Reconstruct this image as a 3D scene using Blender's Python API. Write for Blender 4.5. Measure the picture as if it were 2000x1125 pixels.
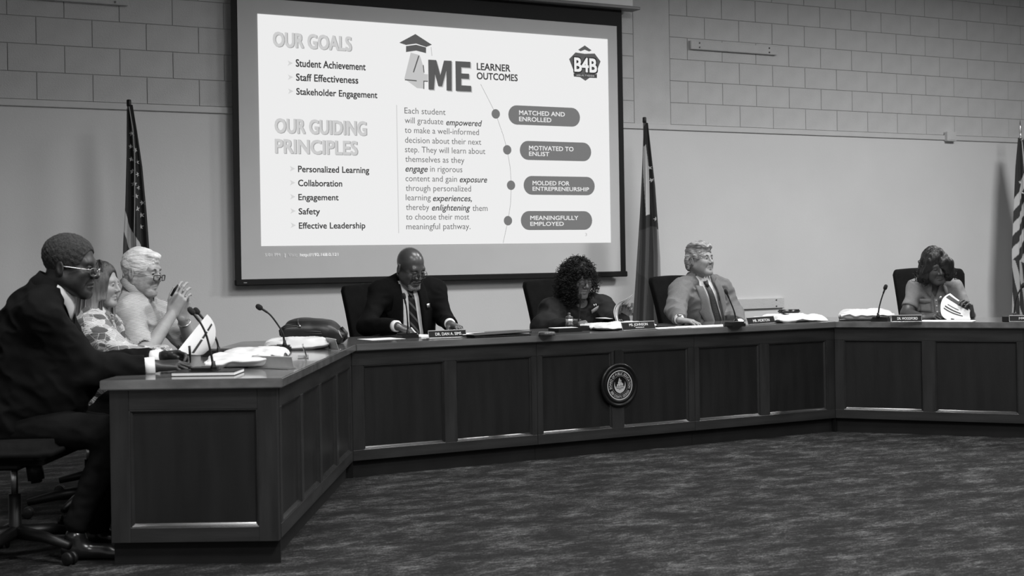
import bpy, bmesh, math, random
import numpy as np
from mathutils import Vector, Matrix
from mathutils.bvhtree import BVHTree

for o in list(bpy.data.objects):
    bpy.data.objects.remove(o, do_unlink=True)
SC = bpy.context.scene
COL = SC.collection
random.seed(5)
RNG = np.random.default_rng(7)
PI = math.pi

# ---------------------------------------------------------------- camera
# World: X runs along the back wall, Y goes away from the room (wall face at y=0), Z up.
F, AL, ROLL, Y0, CH, CD = 2818.0, 0.5143, 0.0163, 507.5, 1.208, 10.908
CA, SA = math.cos(AL), math.sin(AL)
CAMP = np.array([0.0, -CD, CH])
cam = bpy.data.cameras.new('camera')
camo = bpy.data.objects.new('camera', cam)
COL.objects.link(camo)
cam.sensor_fit = 'HORIZONTAL'
cam.sensor_width = 36.0
cam.lens = F / 2000.0 * 36.0
cam.shift_y = -(562.5 - Y0) / 2000.0
_R, _U, _Fw = Vector((CA, -SA, 0)), Vector((0, 0, 1)), Vector((SA, CA, 0))
_cx = _R * math.cos(ROLL) - _U * math.sin(ROLL)
_cy = _R * math.sin(ROLL) + _U * math.cos(ROLL)
_cz = -_Fw
camo.matrix_world = Matrix(((_cx.x, _cy.x, _cz.x, CAMP[0]), (_cx.y, _cy.y, _cz.y, CAMP[1]),
                            (_cx.z, _cy.z, _cz.z, CAMP[2]), (0, 0, 0, 1)))
cam.dof.use_dof = True
cam.dof.focus_distance = 9.2
cam.dof.aperture_fstop = 5.0
cam.clip_end = 60
SC.camera = camo

# ---------------------------------------------------------------- exposure, world, ceiling lamps
SC.view_settings.view_transform = 'Standard'
SC.view_settings.look = 'None'
SC.view_settings.gamma = 1.0
SC.view_settings.use_curve_mapping = False
SC.view_settings.exposure = 0.0
w = bpy.data.worlds.new('world')
SC.world = w
w.use_nodes = True
w.node_tree.nodes['Background'].inputs[0].default_value = (0.5, 0.5, 0.5, 1)
w.node_tree.nodes['Background'].inputs[1].default_value = 0.02


def area(x, y, z, sx, sy, power, rx=0.0, ry=0.0, rz=0.0, spread=180):
    l = bpy.data.lights.new('ceiling_light', 'AREA')
    l.shape = 'RECTANGLE'
    l.size, l.size_y = sx, sy
    l.energy = power
    l.spread = math.radians(spread)
    o = bpy.data.objects.new('ceiling_light', l)
    o.location = (x, y, z)
    o.rotation_euler = (rx, ry, rz)
    COL.objects.link(o)
    return o


LIGHTS = [(10.4, -4.2, 270, 175), (6.6, -3.6, 95, 165), (5.6, -6.6, 90, 170), (1.45, -5.6, 70, 142), (4.4, -4.0, 60, 165), (9.6, -8.0, 110, 160),
          (2.6, -8.6, 240, 158), (-0.8, -9.6, 120, 154), (6.4, -11.2, 120, 170)]
for (lx, ly, lp, sp) in LIGHTS:
    area(lx, ly, 4.22, 1.2, 0.6, lp, spread=sp)


# ---------------------------------------------------------------- pixel helpers: real points on real planes
def ray(px, py):
    dx, dy = px - 1000.0, py - Y0
    c, s = math.cos(ROLL), math.sin(ROLL)
    x, y = c * dx - s * dy, s * dx + c * dy
    vx, vz = x / F, -y / F
    return np.array([vx * CA + SA, -vx * SA + CA, vz])


def onz(px, py, z):
    r = ray(px, py)
    return CAMP + r * (z - CH) / r[2]


def ony(px, py, y):
    r = ray(px, py)
    return CAMP + r * (y + CD) / r[1]


def atd(px, py, d):
    return CAMP + ray(px, py) * d


# ---------------------------------------------------------------- materials
MATS = {}


def nd(nt, t, **kw):
    n = nt.nodes.new(t)
    for k, v in kw.items():
        setattr(n, k, v)
    return n


def mat(name, col=0.5, rough=0.6, var=0.0, vscale=8.0, bump=0.0, bscale=60.0, metal=0.0, spec=0.5,
        stretch=(1, 1, 1), detail=4.0, coat=0.0, sheen=0.0):
    if name in MATS:
        return MATS[name]
    m = bpy.data.materials.new(name)
    m.use_nodes = True
    nt = m.node_tree
    b = nt.nodes['Principled BSDF']
    b.inputs['Base Color'].default_value = (col, col, col, 1)
    b.inputs['Roughness'].default_value = rough
    b.inputs['Metallic'].default_value = metal
    b.inputs['Specular IOR Level'].default_value = spec
    b.inputs['Coat Weight'].default_value = coat
    b.inputs['Sheen Weight'].default_value = sheen
    if var > 0 or bump > 0:
        tc = nd(nt, 'ShaderNodeTexCoord')
        mp = nd(nt, 'ShaderNodeMapping')
        mp.inputs['Scale'].default_value = stretch
        nt.links.new(tc.outputs['Object'], mp.inputs[0])
    if var > 0:
        n = nd(nt, 'ShaderNodeTexNoise')
        n.inputs['Scale'].default_value = vscale
        n.inputs['Detail'].default_value = detail
        nt.links.new(mp.outputs[0], n.inputs['Vector'])
        r = nd(nt, 'ShaderNodeValToRGB')
        lo, hi = max(0.0, col * (1 - var)), col * (1 + var)
        r.color_ramp.elements[0].position = 0.3
        r.color_ramp.elements[1].position = 0.7
        r.color_ramp.elements[0].color = (lo, lo, lo, 1)
        r.color_ramp.elements[1].color = (hi, hi, hi, 1)
        nt.links.new(n.outputs['Fac'], r.inputs[0])
        nt.links.new(r.outputs[0], b.inputs['Base Color'])
    if bump > 0:
        n2 = nd(nt, 'ShaderNodeTexNoise')
        n2.inputs['Scale'].default_value = bscale
        n2.inputs['Detail'].default_value = 3
        nt.links.new(mp.outputs[0], n2.inputs['Vector'])
        bp = nd(nt, 'ShaderNodeBump')
        bp.inputs['Strength'].default_value = bump
        bp.inputs['Distance'].default_value = 0.01
        nt.links.new(n2.outputs['Fac'], bp.inputs['Height'])
        nt.links.new(bp.outputs[0], b.inputs['Normal'])
    MATS[name] = m
    return m


def emit(name, col, strength=1.0):
    if name in MATS:
        return MATS[name]
    m = bpy.data.materials.new(name)
    m.use_nodes = True
    nt = m.node_tree
    b = nt.nodes['Principled BSDF']
    b.inputs['Base Color'].default_value = (0.02, 0.02, 0.02, 1)
    b.inputs['Roughness'].default_value = 0.9
    b.inputs['Specular IOR Level'].default_value = 0.0
    b.inputs['Emission Color'].default_value = (col, col, col, 1)
    b.inputs['Emission Strength'].default_value = strength
    MATS[name] = m
    return m


M_WALL = mat('painted_block', 0.54, 0.75, var=0.05, vscale=5, bump=0.35, bscale=90, spec=0.2)
M_MORTAR = mat('mortar_joint', 0.38, 0.9, var=0.1, bump=0.3)
M_PLASTER = mat('painted_plaster', 0.64, 0.7, var=0.03, vscale=1.5, bump=0.08, bscale=120, spec=0.25)
M_TRIM = mat('painted_trim', 0.57, 0.5, var=0.03, bump=0.05, spec=0.3)
M_CEIL = mat('ceiling_tile', 0.6, 0.9, var=0.05)
M_BLACK = mat('black_border', 0.012, 0.6, var=0.1, spec=0.2)
M_SCREEN = mat('screen_fabric', 0.60, 0.8, var=0.02, vscale=3, spec=0.1)
M_CASE = mat('screen_case', 0.62, 0.4, var=0.02)
M_WOOD = mat('dark_wood', 0.010, 0.36, var=0.25, vscale=7, stretch=(3, 3, 0.35), bump=0.04, bscale=40, spec=0.4, detail=6)
M_WOODH = mat('dark_wood_rail', 0.020, 0.36, var=0.35, vscale=7, stretch=(0.35, 3, 3), bump=0.04, bscale=40, spec=0.4, detail=6)
M_TOP = mat('lacquered_worktop', 0.105, 0.13, var=0.35, vscale=6, stretch=(0.4, 2, 2), bump=0.01, bscale=30, spec=0.6, coat=0.3)
M_EDGE = M_TOP
M_PLINTH = mat('plinth_black', 0.010, 0.6, var=0.2, spec=0.2)
M_WHITE = mat('white_paper', 0.78, 0.6, var=0.02, vscale=12, spec=0.2)
M_BLK = mat('black_plastic', 0.006, 0.45, spec=0.3, var=0.2, vscale=30, bump=0.03, bscale=200)
M_METAL = mat('satin_metal', 0.55, 0.3, metal=1.0, var=0.05, vscale=30)
M_DMETAL = mat('dark_metal', 0.10, 0.35, metal=1.0, var=0.1, vscale=30)
M_CHAIR = mat('black_leather', 0.006, 0.85, var=0.2, vscale=20, bump=0.1, bscale=150, spec=0.06)


# carpet: woven streaks in two scales
def carpet():
    m = bpy.data.materials.new('streaked_carpet')
    m.use_nodes = True
    nt = m.node_tree
    b = nt.nodes['Principled BSDF']
    b.inputs['Roughness'].default_value = 0.95
    b.inputs['Specular IOR Level'].default_value = 0.1
    tc = nd(nt, 'ShaderNodeTexCoord')

    def ns(scale, st, detail, rot=0.0):
        mp = nd(nt, 'ShaderNodeMapping')
        mp.inputs['Scale'].default_value = st
        mp.inputs['Rotation'].default_value = (0, 0, rot)
        n = nd(nt, 'ShaderNodeTexNoise')
        n.inputs['Scale'].default_value = scale
        n.inputs['Detail'].default_value = detail
        n.inputs['Roughness'].default_value = 0.65
        nt.links.new(tc.outputs['Object'], mp.inputs[0])
        nt.links.new(mp.outputs[0], n.inputs['Vector'])
        return n.outputs['Fac']
    a = ns(4.5, (0.8, 1.5, 1), 5, AL)
    s1 = ns(38, (0.55, 1.5, 1), 5, AL)
    s2 = ns(170, (0.6, 1.0, 1), 2, AL)

    def mix(op, x, y):
        n = nd(nt, 'ShaderNodeMath', operation=op)
        for i, v in enumerate((x, y)):
            if isinstance(v, float):
                n.inputs[i].default_value = v
            else:
                nt.links.new(v, n.inputs[i])
        return n.outputs[0]
    t = mix('ADD', mix('MULTIPLY', a, 0.75), mix('ADD', mix('MULTIPLY', s1, 0.60), mix('MULTIPLY', s2, 0.55)))
    r = nd(nt, 'ShaderNodeValToRGB')
    r.color_ramp.elements[0].position = 0.76
    r.color_ramp.elements[0].color = (0.009, 0.009, 0.009, 1)
    r.color_ramp.elements[1].position = 1.0
    t = mix('MULTIPLY', t, 0.86)
    r.color_ramp.elements[1].color = (0.095, 0.095, 0.095, 1)
    e = r.color_ramp.elements.new(0.86)
    e.color = (0.024, 0.024, 0.024, 1)
    nt.links.new(t, r.inputs[0])
    nt.links.new(r.outputs[0], b.inputs['Base Color'])
    bp = nd(nt, 'ShaderNodeBump')
    bp.inputs['Strength'].default_value = 0.5
    bp.inputs['Distance'].default_value = 0.006
    nt.links.new(s2, bp.inputs['Height'])
    nt.links.new(bp.outputs[0], b.inputs['Normal'])
    return m


M_CARPET = carpet()


# ---------------------------------------------------------------- object helpers
def link(name, me, m=None, parent=None, smooth=False):
    me.name = name
    o = bpy.data.objects.new(name, me)
    if m is not None and len(me.materials) == 0:
        me.materials.append(m)
    if smooth:
        me.polygons.foreach_set('use_smooth', np.ones(len(me.polygons), dtype=bool))
    COL.objects.link(o)
    if parent is not None:
        o.parent = parent
    return o


def empty(name, label, cat, loc=(0, 0, 0), rz=0.0, group=None):
    o = bpy.data.objects.new(name, None)
    o.empty_display_size = 0.1
    COL.objects.link(o)
    o.location = loc
    o.rotation_euler = (0, 0, rz)
    o['label'] = label
    o['category'] = cat
    if group:
        o['group'] = group
    return o


def tag(o, label, cat, group=None):
    o['label'] = label
    o['category'] = cat
    if group:
        o['group'] = group
    return o


def struct(o):
    o['kind'] = 'structure'
    return o


def mesh(verts, faces):
    me = bpy.data.meshes.new('m')
    me.from_pydata([tuple(map(float, v)) for v in verts], [], [tuple(map(int, f)) for f in faces])
    me.update()
    return me


class MB:
    """collects shapes into one mesh"""

    def __init__(self):
        self.bm = bmesh.new()

    def box(self, c, s, bevel=0.0, rot=None, seg=1):
        g = bmesh.ops.create_cube(self.bm, size=1.0)
        vs = g['verts']
        M = Matrix.Translation(Vector(c)) @ (rot.to_4x4() if rot is not None else Matrix()) @ Matrix.Diagonal((s[0], s[1], s[2], 1))
        bmesh.ops.transform(self.bm, matrix=M, verts=vs)
        if bevel > 0:
            es = list({e for v in vs for e in v.link_edges})
            bmesh.ops.bevel(self.bm, geom=es, offset=bevel, segments=seg, affect='EDGES', clamp_overlap=True)
        return self

    def b2(self, lo, hi, bevel=0.0, seg=1):
        c = [(a + b) / 2 for a, b in zip(lo, hi)]
        return self.box(c, [abs(b - a) for a, b in zip(lo, hi)], bevel, None, seg)

    def prism(self, pts, axis_lo, axis_hi, fr=lambda a, b, h: (a, b, h)):
        n = len(pts)
        A = [self.bm.verts.new(fr(p[0], p[1], axis_lo)) for p in pts]
        B = [self.bm.verts.new(fr(p[0], p[1], axis_hi)) for p in pts]
        self.bm.faces.new(A[::-1])
        self.bm.faces.new(B)
        for i in range(n):
            j = (i + 1) % n
            self.bm.faces.new((A[i], A[j], B[j], B[i]))
        return self

    def tube(self, pts, r, n=8, caps=True, closed=False):
        pts = [Vector(p) for p in pts]
        rs = r if isinstance(r, (list, tuple, np.ndarray)) else [r] * len(pts)
        N = len(pts)
        rings = []
        up = None
        for i, p in enumerate(pts):
            if closed:
                t = (pts[(i + 1) % N] - pts[i - 1]).normalized()
            else:
                t = (pts[min(i + 1, N - 1)] - pts[max(i - 1, 0)]).normalized()
            if up is None:
                up = Vector((0, 0, 1)) if abs(t.z) < 0.9 else Vector((1, 0, 0))
            a = t.cross(up)
            if a.length < 1e-6:
                a = t.orthogonal()
            a.normalize()
            b = a.cross(t).normalized()
            up = b
            rings.append([self.bm.verts.new(p + (a * math.cos(2 * PI * k / n) + b * math.sin(2 * PI * k / n)) * rs[i]) for k in range(n)])
        for i in range(N if closed else N - 1):
            A, B = rings[i], rings[(i + 1) % N]
            for k in range(n):
                self.bm.faces.new((A[k], A[(k + 1) % n], B[(k + 1) % n], B[k]))
        if caps and not closed:
            self.bm.faces.new(rings[0][::-1])
            self.bm.faces.new(rings[-1])
        return self

    def lathe(self, prof, c=(0, 0, 0), n=20, M=None):
        """prof: list of (r,z)"""
        rings = []
        c = Vector(c)
        for (r, z) in prof:
            ring = []
            for k in range(n):
                a = 2 * PI * k / n
                v = Vector((r * math.cos(a), r * math.sin(a), z))
                if M is not None:
                    v = M @ v
                ring.append(self.bm.verts.new(v + c))
            rings.append(ring)
        for A, B in zip(rings, rings[1:]):
            for k in range(n):
                self.bm.faces.new((A[k], A[(k + 1) % n], B[(k + 1) % n], B[k]))
        self.bm.faces.new(rings[0][::-1])
        self.bm.faces.new(rings[-1])
        return self

    def sphere(self, c, r, u=12, v=8, M=None):
        g = bmesh.ops.create_uvsphere(self.bm, u_segments=u, v_segments=v, radius=1.0)
        s = r if isinstance(r, (tuple, list)) else (r, r, r)
        T = Matrix.Translation(Vector(c)) @ (M.to_4x4() if M is not None else Matrix()) @ Matrix.Diagonal((s[0], s[1], s[2], 1))
        bmesh.ops.transform(self.bm, matrix=T, verts=g['verts'])
        return self

    def me(self):
        bmesh.ops.recalc_face_normals(self.bm, faces=self.bm.faces[:])
        me = bpy.data.meshes.new('m')
        self.bm.to_mesh(me)
        self.bm.free()
        return me

    def build(self, name, m, parent=None, smooth=False):
        return link(name, self.me(), m, parent, smooth)


def smooth_by_angle(o, deg=35):
    me = o.data
    me.polygons.foreach_set('use_smooth', np.ones(len(me.polygons), dtype=bool))
    try:
        me.set_sharp_from_angle(angle=math.radians(deg))
    except Exception:
        pass
    return o


def text_mesh(s, bold=0.0, shear=0.0, extrude=0.0, res=3):
    """returns mesh normalised so that x starts at 0, cap height 1"""
    c = bpy.data.curves.new('t', 'FONT')
    c.body = s
    c.size = 1.0
    c.offset = bold
    c.shear = shear
    c.extrude = extrude
    c.resolution_u = res
    o = bpy.data.objects.new('t', c)
    COL.objects.link(o)
    dg = bpy.context.evaluated_depsgraph_get()
    me = bpy.data.meshes.new_from_object(o.evaluated_get(dg))
    bpy.data.objects.remove(o, do_unlink=True)
    bpy.data.curves.remove(c)
    n = len(me.vertices)
    co = np.zeros(n * 3)
    me.vertices.foreach_get('co', co)
    co = co.reshape(-1, 3)
    co[:, 0] -= co[:, 0].min()
    co[:, 1] /= 0.729
    W = co[:, 0].max()
    co[:, 0] /= W
    me.vertices.foreach_set('co', co.ravel())
    me.update()
    me.materials.clear()
    return me, W / 0.729


def embolden(me, dx, dy):
    """heavier strokes: the same letters laid side by side in the same plane"""
    bm = bmesh.new()
    for k, (ex, ey) in enumerate(((-dx, -dy), (dx, dy), (-dx, dy), (dx, -dy))):
        m2 = me.copy()
        m2.transform(Matrix.Translation((ex, ey, k * 0.00012)))
        bm.from_mesh(m2)
        bpy.data.meshes.remove(m2)
    bm.to_mesh(me)
    bm.free()
    return me


def xform_mesh(me, M):
    me.transform(M)
    me.update()
    return me


# ================================================================ room shell
BU = 0.2032
BX0 = 1.984
ZTRIM = 2.438
CEILZ = 4.267
floor = struct(link('floor', mesh([(-3, -15, 0), (15.5, -15, 0), (15.5, 0.2, 0), (-3, 0.2, 0)], [(0, 1, 2, 3)]), M_CARPET))
struct(MB().b2((-3, -15, CEILZ), (15.5, 0.2, CEILZ + 0.1)).build('ceiling', M_CEIL))
struct(MB().b2((-3.1, -15, 0), (-3, 0.2, CEILZ)).build('wall_left', M_PLASTER))
struct(MB().b2((15.5, -15, 0), (15.6, 0.2, CEILZ)).build('wall_right', M_PLASTER))
struct(MB().b2((-3, -15.1, 0), (15.5, -15, CEILZ)).build('wall_front', M_PLASTER))
wall = struct(MB().b2((-3, 0.007, 0), (15.5, 0.2, CEILZ)).build('wall_back', M_MORTAR))
MB().b2((-3, -0.004, 0), (15.5, 0.007, ZTRIM - 0.03)).build('plaster_panel', M_PLASTER, wall)
MB().b2((BX0 + 27 * BU + 0.003, 0.0, ZTRIM), (BX0 + 29 * BU - 0.003, 0.007, CEILZ)).build('pilaster_strip', M_WALL, wall)
MB().b2((BX0 + 10 * BU + 0.003, 0.0, ZTRIM), (BX0 + 24 * BU - 0.003, 0.007, CEILZ)).build('infill_panel', M_WALL, wall)
blk = {}


def block_mesh(wd):
    key = round(wd, 3)
    if key not in blk:
        g = 0.0024
        me = MB().b2((g, 0.0, g), (wd - g, 0.03, BU - g), 0.0022).me()
        me.materials.append(M_WALL)
        blk[key] = me
    return blk[key]


for k in range(9):
    for (ua, ub) in ((-6, 10), (24, 27), (29, 58)):
        js = [ua] + [u for u in range(ua + 1, ub) if (u - (k + 1)) % 2 == 0] + [ub]
        for a, b in zip(js, js[1:]):
            me = block_mesh((b - a) * BU)
            o = bpy.data.objects.new('block', me)
            COL.objects.link(o)
            o.parent = wall
            o.location = (BX0 + a * BU, random.uniform(-0.0006, 0.0006), ZTRIM + k * BU)
# trim rail along the top of the plaster
tr = struct(MB().b2((-3, -0.022, ZTRIM - 0.052), (11.37, 0.007, ZTRIM - 0.003), 0.003).b2((11.47, -0.022, ZTRIM - 0.052), (15.5, 0.007, ZTRIM - 0.003), 0.003).build('trim_1', M_TRIM))
jb = MB().b2((11.37, -0.06, 2.372), (11.50, -0.004, 2.472), 0.006).build('junction_box', M_TRIM)
tag(jb, 'small white junction box on the rail high on the wall', 'junction box')
MB().b2((11.385, -0.063, 2.387), (11.485, -0.058, 2.457), 0.002).build('cover_plate', M_TRIM, jb)


def cleat(x0, x1, z0, z1, label, dep=0.035):
    o = MB().b2((x0, -dep, z0), (x1, 0.0, z1), 0.004).build('mounting_board', M_WALL)
    tag(o, label, 'board', 'boards screwed to the back wall')
    for x in (x0 + 0.1, x1 - 0.1):
        for z in (z0 + 0.02, z1 - 0.02):
            MB().lathe([(0.008, 0), (0.008, 0.004), (0.004, 0.006)], (x, -dep, z), 8, Matrix.Rotation(PI / 2, 3, 'X')).build('screw_head', M_DMETAL, o)
    return o


cleat(8.097, 9.13, 3.147, 3.228, 'painted board screwed to the block wall right of the screen')
cleat(0.6, 2.86, 3.17, 3.26, 'painted board on the block wall at upper left, cut by the frame')
cleat(7.4, 9.17, 0.70, 0.80, 'pale board on the plaster behind the black phone', 0.03)

# ================================================================ projection screen with the projected slide
SY = -0.10
scr = empty('projection_screen', 'large black-bordered projection screen showing a slide, hung on the wall', 'screen', (5.46, SY, 1.04))


def srel(x, y, z):
    return (x - 5.46, y - SY, z - 1.04)


def sbox(name, lo, hi, m, bev=0.0):
    return MB().b2(srel(*lo), srel(*hi), bev).build(name, m, scr)


sbox('border', (3.637, SY, 1.06), (3.688, SY + 0.004, 3.50), M_BLACK)
sbox('border', (7.227, SY, 1.06), (7.282, SY + 0.004, 3.50), M_BLACK)
sbox('border', (3.688, SY, 3.292), (7.227, SY + 0.004, 3.50), M_BLACK)
sbox('screen_fabric', (3.688, SY + 0.001, 1.09), (7.227, SY + 0.004, 3.292), M_SCREEN)
sbox('weight_bar', (3.635, SY - 0.012, 1.040), (7.297, SY + 0.02, 1.090), M_BLACK, 0.008)
sbox('maker_tag', (3.70, SY - 0.0135, 1.060), (3.727, SY - 0.012, 1.068), mat('grey_tag', 0.25, 0.5))
cs = sbox('case', (3.50, SY - 0.075, 3.462), (7.36, -0.004, 3.62), M_CASE, 0.008)
sbox('case_lip', (3.48, SY - 0.10, 3.437), (7.42, SY + 0.04, 3.462), mat('case_lip_grey', 0.12, 0.4), 0.004)
SLY = SY - 0.003
E_SLIDE = emit('slide_white', 0.84)
slide = MB().b2(srel(3.852, SLY, 1.347), srel(7.124, SY + 0.001, 3.168)).build('projected_slide', E_SLIDE, scr)


def zs(zx, zy):
    return (480 + zx / 2.0092, zy / 2.0092)


def z5(zx, zy):
    return (760 + zx / 4.5455, 50 + zy / 4.5455)


NT = [0]


def sl_text(s, L, top, R, col, bold=0.0, shear=0.0, conv=zs, parent=None, name='text_line', lift=0.0):
    """L=(zx,zy) left baseline, top = cap top zy at the left, R = right zx"""
    NT[0] += 1
    yy = SLY - 0.0012 - lift
    a = ony(*conv(*L), yy)
    tp = ony(*conv(L[0], top), yy)
    b = ony(*conv(R, L[1]), yy)
    me, _ = text_mesh(s, 0.0, shear)
    h = tp[2] - a[2]
    wd = b[0] - a[0]
    M = Matrix(((wd, 0, 0, a[0] - 5.46), (0, 0, -0.001, yy - SY), (0, h, 0, a[2] - 1.04), (0, 0, 0, 1)))
    xform_mesh(me, M)
    if bold > .003:
        # heavier strokes: the same letters laid side by side in the same plane
        d = bold * h * 1.15
        bm = bmesh.new()
        for (ex, ez) in ((-d, -d), (d, d), (-d, d), (d, -d)):
            m2 = me.copy()
            m2.transform(Matrix.Translation((ex, 0, ez)))
            bm.from_mesh(m2)
            bpy.data.meshes.remove(m2)
        bm.to_mesh(me)
        bm.free()
    o = link(name, me, emit('slide_ink_%03d' % int(col * 1000), col), parent or slide)
    return o


def sl_poly(pts, col, conv=z5, name='graphic', lift=0.0):
    yy = SLY - 0.0008 - lift
    P = [ony(*conv(*p), yy) for p in pts]
    bm = bmesh.new()
    vs = [bm.verts.new(srel(*p)) for p in P]
    f = bm.faces.new(vs)
    bmesh.ops.triangulate(bm, faces=[f])
    me = bpy.data.meshes.new('m')
    bm.to_mesh(me)
    bm.free()
    return link(name, me, emit('slide_ink_%03d' % int(col * 1000), col), slide)


def sl_line(pts, wpx, col, conv=zs, name='line', lift=0.0):
    yy = SLY - 0.0008 - lift
    P = [ony(*conv(*p), yy) for p in pts]
    hw = wpx / 300.0 / 2
    V, Fc = [], []
    for i, p in enumerate(P):
        d = P[min(i + 1, len(P) - 1)] - P[max(i - 1, 0)]
        n = np.array([-d[2], 0, d[0]])
        n = n / np.linalg.norm(n) * hw
        V += [srel(*(p + n)), srel(*(p - n))]
        if i:
            Fc.append((2 * i - 2, 2 * i - 1, 2 * i + 1, 2 * i))
    return link(name, mesh(V, Fc), emit('slide_ink_%03d' % int(col * 1000), col), slide)


def sl_disc(c, r, col, n=24, name='dot', conv=zs):
    p = ony(*conv(*c), SLY - 0.0014)
    V = [srel(p[0] + r * math.cos(2 * PI * k / n), p[1], p[2] + r * math.sin(2 * PI * k / n)) for k in range(n)]
    return link(name, mesh(V, [tuple(range(n))]), emit('slide_ink_%03d' % int(col * 1000), col), slide)


HD = 0.60
for (s, L, top, R) in (('OUR GOALS', (108, 180), 122, 413), ('OUR GUIDING', (115, 519), 462, 472), ('PRINCIPLES', (116, 599), 543, 437)):
    sl_text(s, (L[0] + 3, L[1] + 2), top + 2, R + 3, 0.36, 0.035, name='heading_shadow')
    sl_text(s, L, top, R, HD, 0.03, name='heading', lift=0.0006)
INK = 0.055
for (s, L, top, R) in (('Student Achievement', (197, 261), 231, 470), ('Staff Effectiveness', (198, 316), 287, 441), ('Stakeholder Engagement', (199, 371), 344, 516),
                       ('Personalized Learning', (206, 675), 649, 484), ('Collaboration', (206, 730), 704, 378), ('Engagement', (207, 785), 760, 364),
                       ('Safety', (208, 841), 816, 291), ('Effective Leadership', (209, 897), 872, 469)):
    sl_text(s, L, top, R, INK, 0.022)
    sl_poly([(L[0] - 33, L[1] - 24), (L[0] - 12, L[1] - 13), (L[0] - 33, L[1] - 2), (L[0] - 27, L[1] - 13)], 0.66, zs, 'bullet')
sl_line([(592, 412), (600, 915)], 2.0, 0.60, name='divider')
TX = 0.14
for (s, L, R, it) in (('Each student', (623, 445), 784, 0), ('will graduate', (624, 483), 775, 0), ('empowered', (787, 491), 927, 1),
                      ('to make a well-informed', (624, 521), 915, 0), ('decision about their next', (625, 560), 924, 0), ('step. They will learn about', (625, 597), 940, 0),
                      ('themselves as they', (626, 635), 858, 0), ('engage', (627, 673), 714, 1), ('in rigorous', (724, 674), 850, 0),
                      ('content and gain', (627, 711), 829, 0), ('exposure', (840, 715), 947, 1), ('through personalized', (628, 749), 884, 0),
                      ('learning', (628, 786), 726, 0), ('experiences,', (735, 789), 887, 1), ('thereby', (629, 824), 720, 0), ('enlightening', (731, 826), 881, 1),
                      ('them', (890, 828), 949, 0), ('to choose their most', (629, 862), 877, 0), ('meaningful pathway.', (630, 900), 882, 0)):
    sl_text(s, L, L[1] - 25, R, 0.07 if it else TX, 0.014 if it else 0.0, 0.25 if it else 0.0)
# graduation cap and 4ME
DK = 0.10
sl_poly([(90, 152), (233, 75), (380, 170), (330, 190), (240, 160), (150, 172)], DK, name='graduation_cap')
sl_poly([(150, 182), (240, 170), (328, 194), (328, 245), (240, 222), (150, 235)], DK, name='graduation_cap')
sl_line([(372, 190), (380, 268)], 2.0, 0.55, z5)
sl_poly([(192, 240), (272, 262), (225, 415), (262, 418), (262, 350), (300, 350), (312, 430), (345, 432), (345, 490), (312, 490), (306, 560), (248, 555), (248, 482), (135, 472), (145, 450)], 0.55, name='numeral')
sl_line([(264, 268), (216, 415)], 3.2, DK, z5, lift=0.0006)
sl_line([(303, 350), (310, 418)], 2.6, DK, z5, lift=0.0006)
sl_line([(140, 481), (245, 490)], 2.8, DK, z5, lift=0.0006)
sl_line([(304, 493), (345, 495)], 2.6, DK, z5, lift=0.0006)
sl_line([(309, 490), (308, 563)], 2.6, DK, z5, lift=0.0006)
Mp = [(347, 302), (418, 306), (455, 440), (487, 310), (555, 313), (556, 580), (510, 577), (508, 400), (470, 540), (436, 538), (397, 390), (398, 570), (350, 568)]
sh = lambda P: [(x + 8, y + 9) for x, y in P]
sl_poly(sh(Mp), 0.5, name='letter_shadow')
for q_ in ([[(588, 315), (640, 318), (641, 584), (592, 580)], [(640, 318), (722, 322), (722, 375), (640, 370)], [(640, 424), (710, 428), (710, 475), (640, 471)], [(641, 530), (728, 535), (730, 587), (641, 584)]]):
    sl_poly(sh(q_), 0.5, name='letter_shadow')
sl_poly(Mp, DK, name='letter', lift=0.0005)
EQ = [[(588, 315), (640, 318), (641, 584), (592, 580)], [(640, 318), (722, 322), (722, 375), (640, 370)], [(640, 424), (710, 428), (710, 475), (640, 471)], [(641, 530), (728, 535), (730, 587), (641, 584)]]
for q_ in EQ:
    sl_poly(q_, DK, name='letter', lift=0.0005)
sl_text('LEARNER', (780, 392), 328, 1075, 0.06, 0.025, conv=z5)
sl_text('OUTCOMES', (780, 474), 412, 1140, 0.06, 0.025, conv=z5)
sl_line([(922, 331), (950, 385), (981, 447), (1010, 530), (1026, 588), (1038, 660), (1042, 727), (1039, 800), (1029, 866), (1010, 953)], 0.9, 0.2)
PG = 0.18
for c in ((981, 447), (1026, 588), (1041, 727), (1029, 866)):
    sl_disc(c, 0.041, PG)
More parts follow.
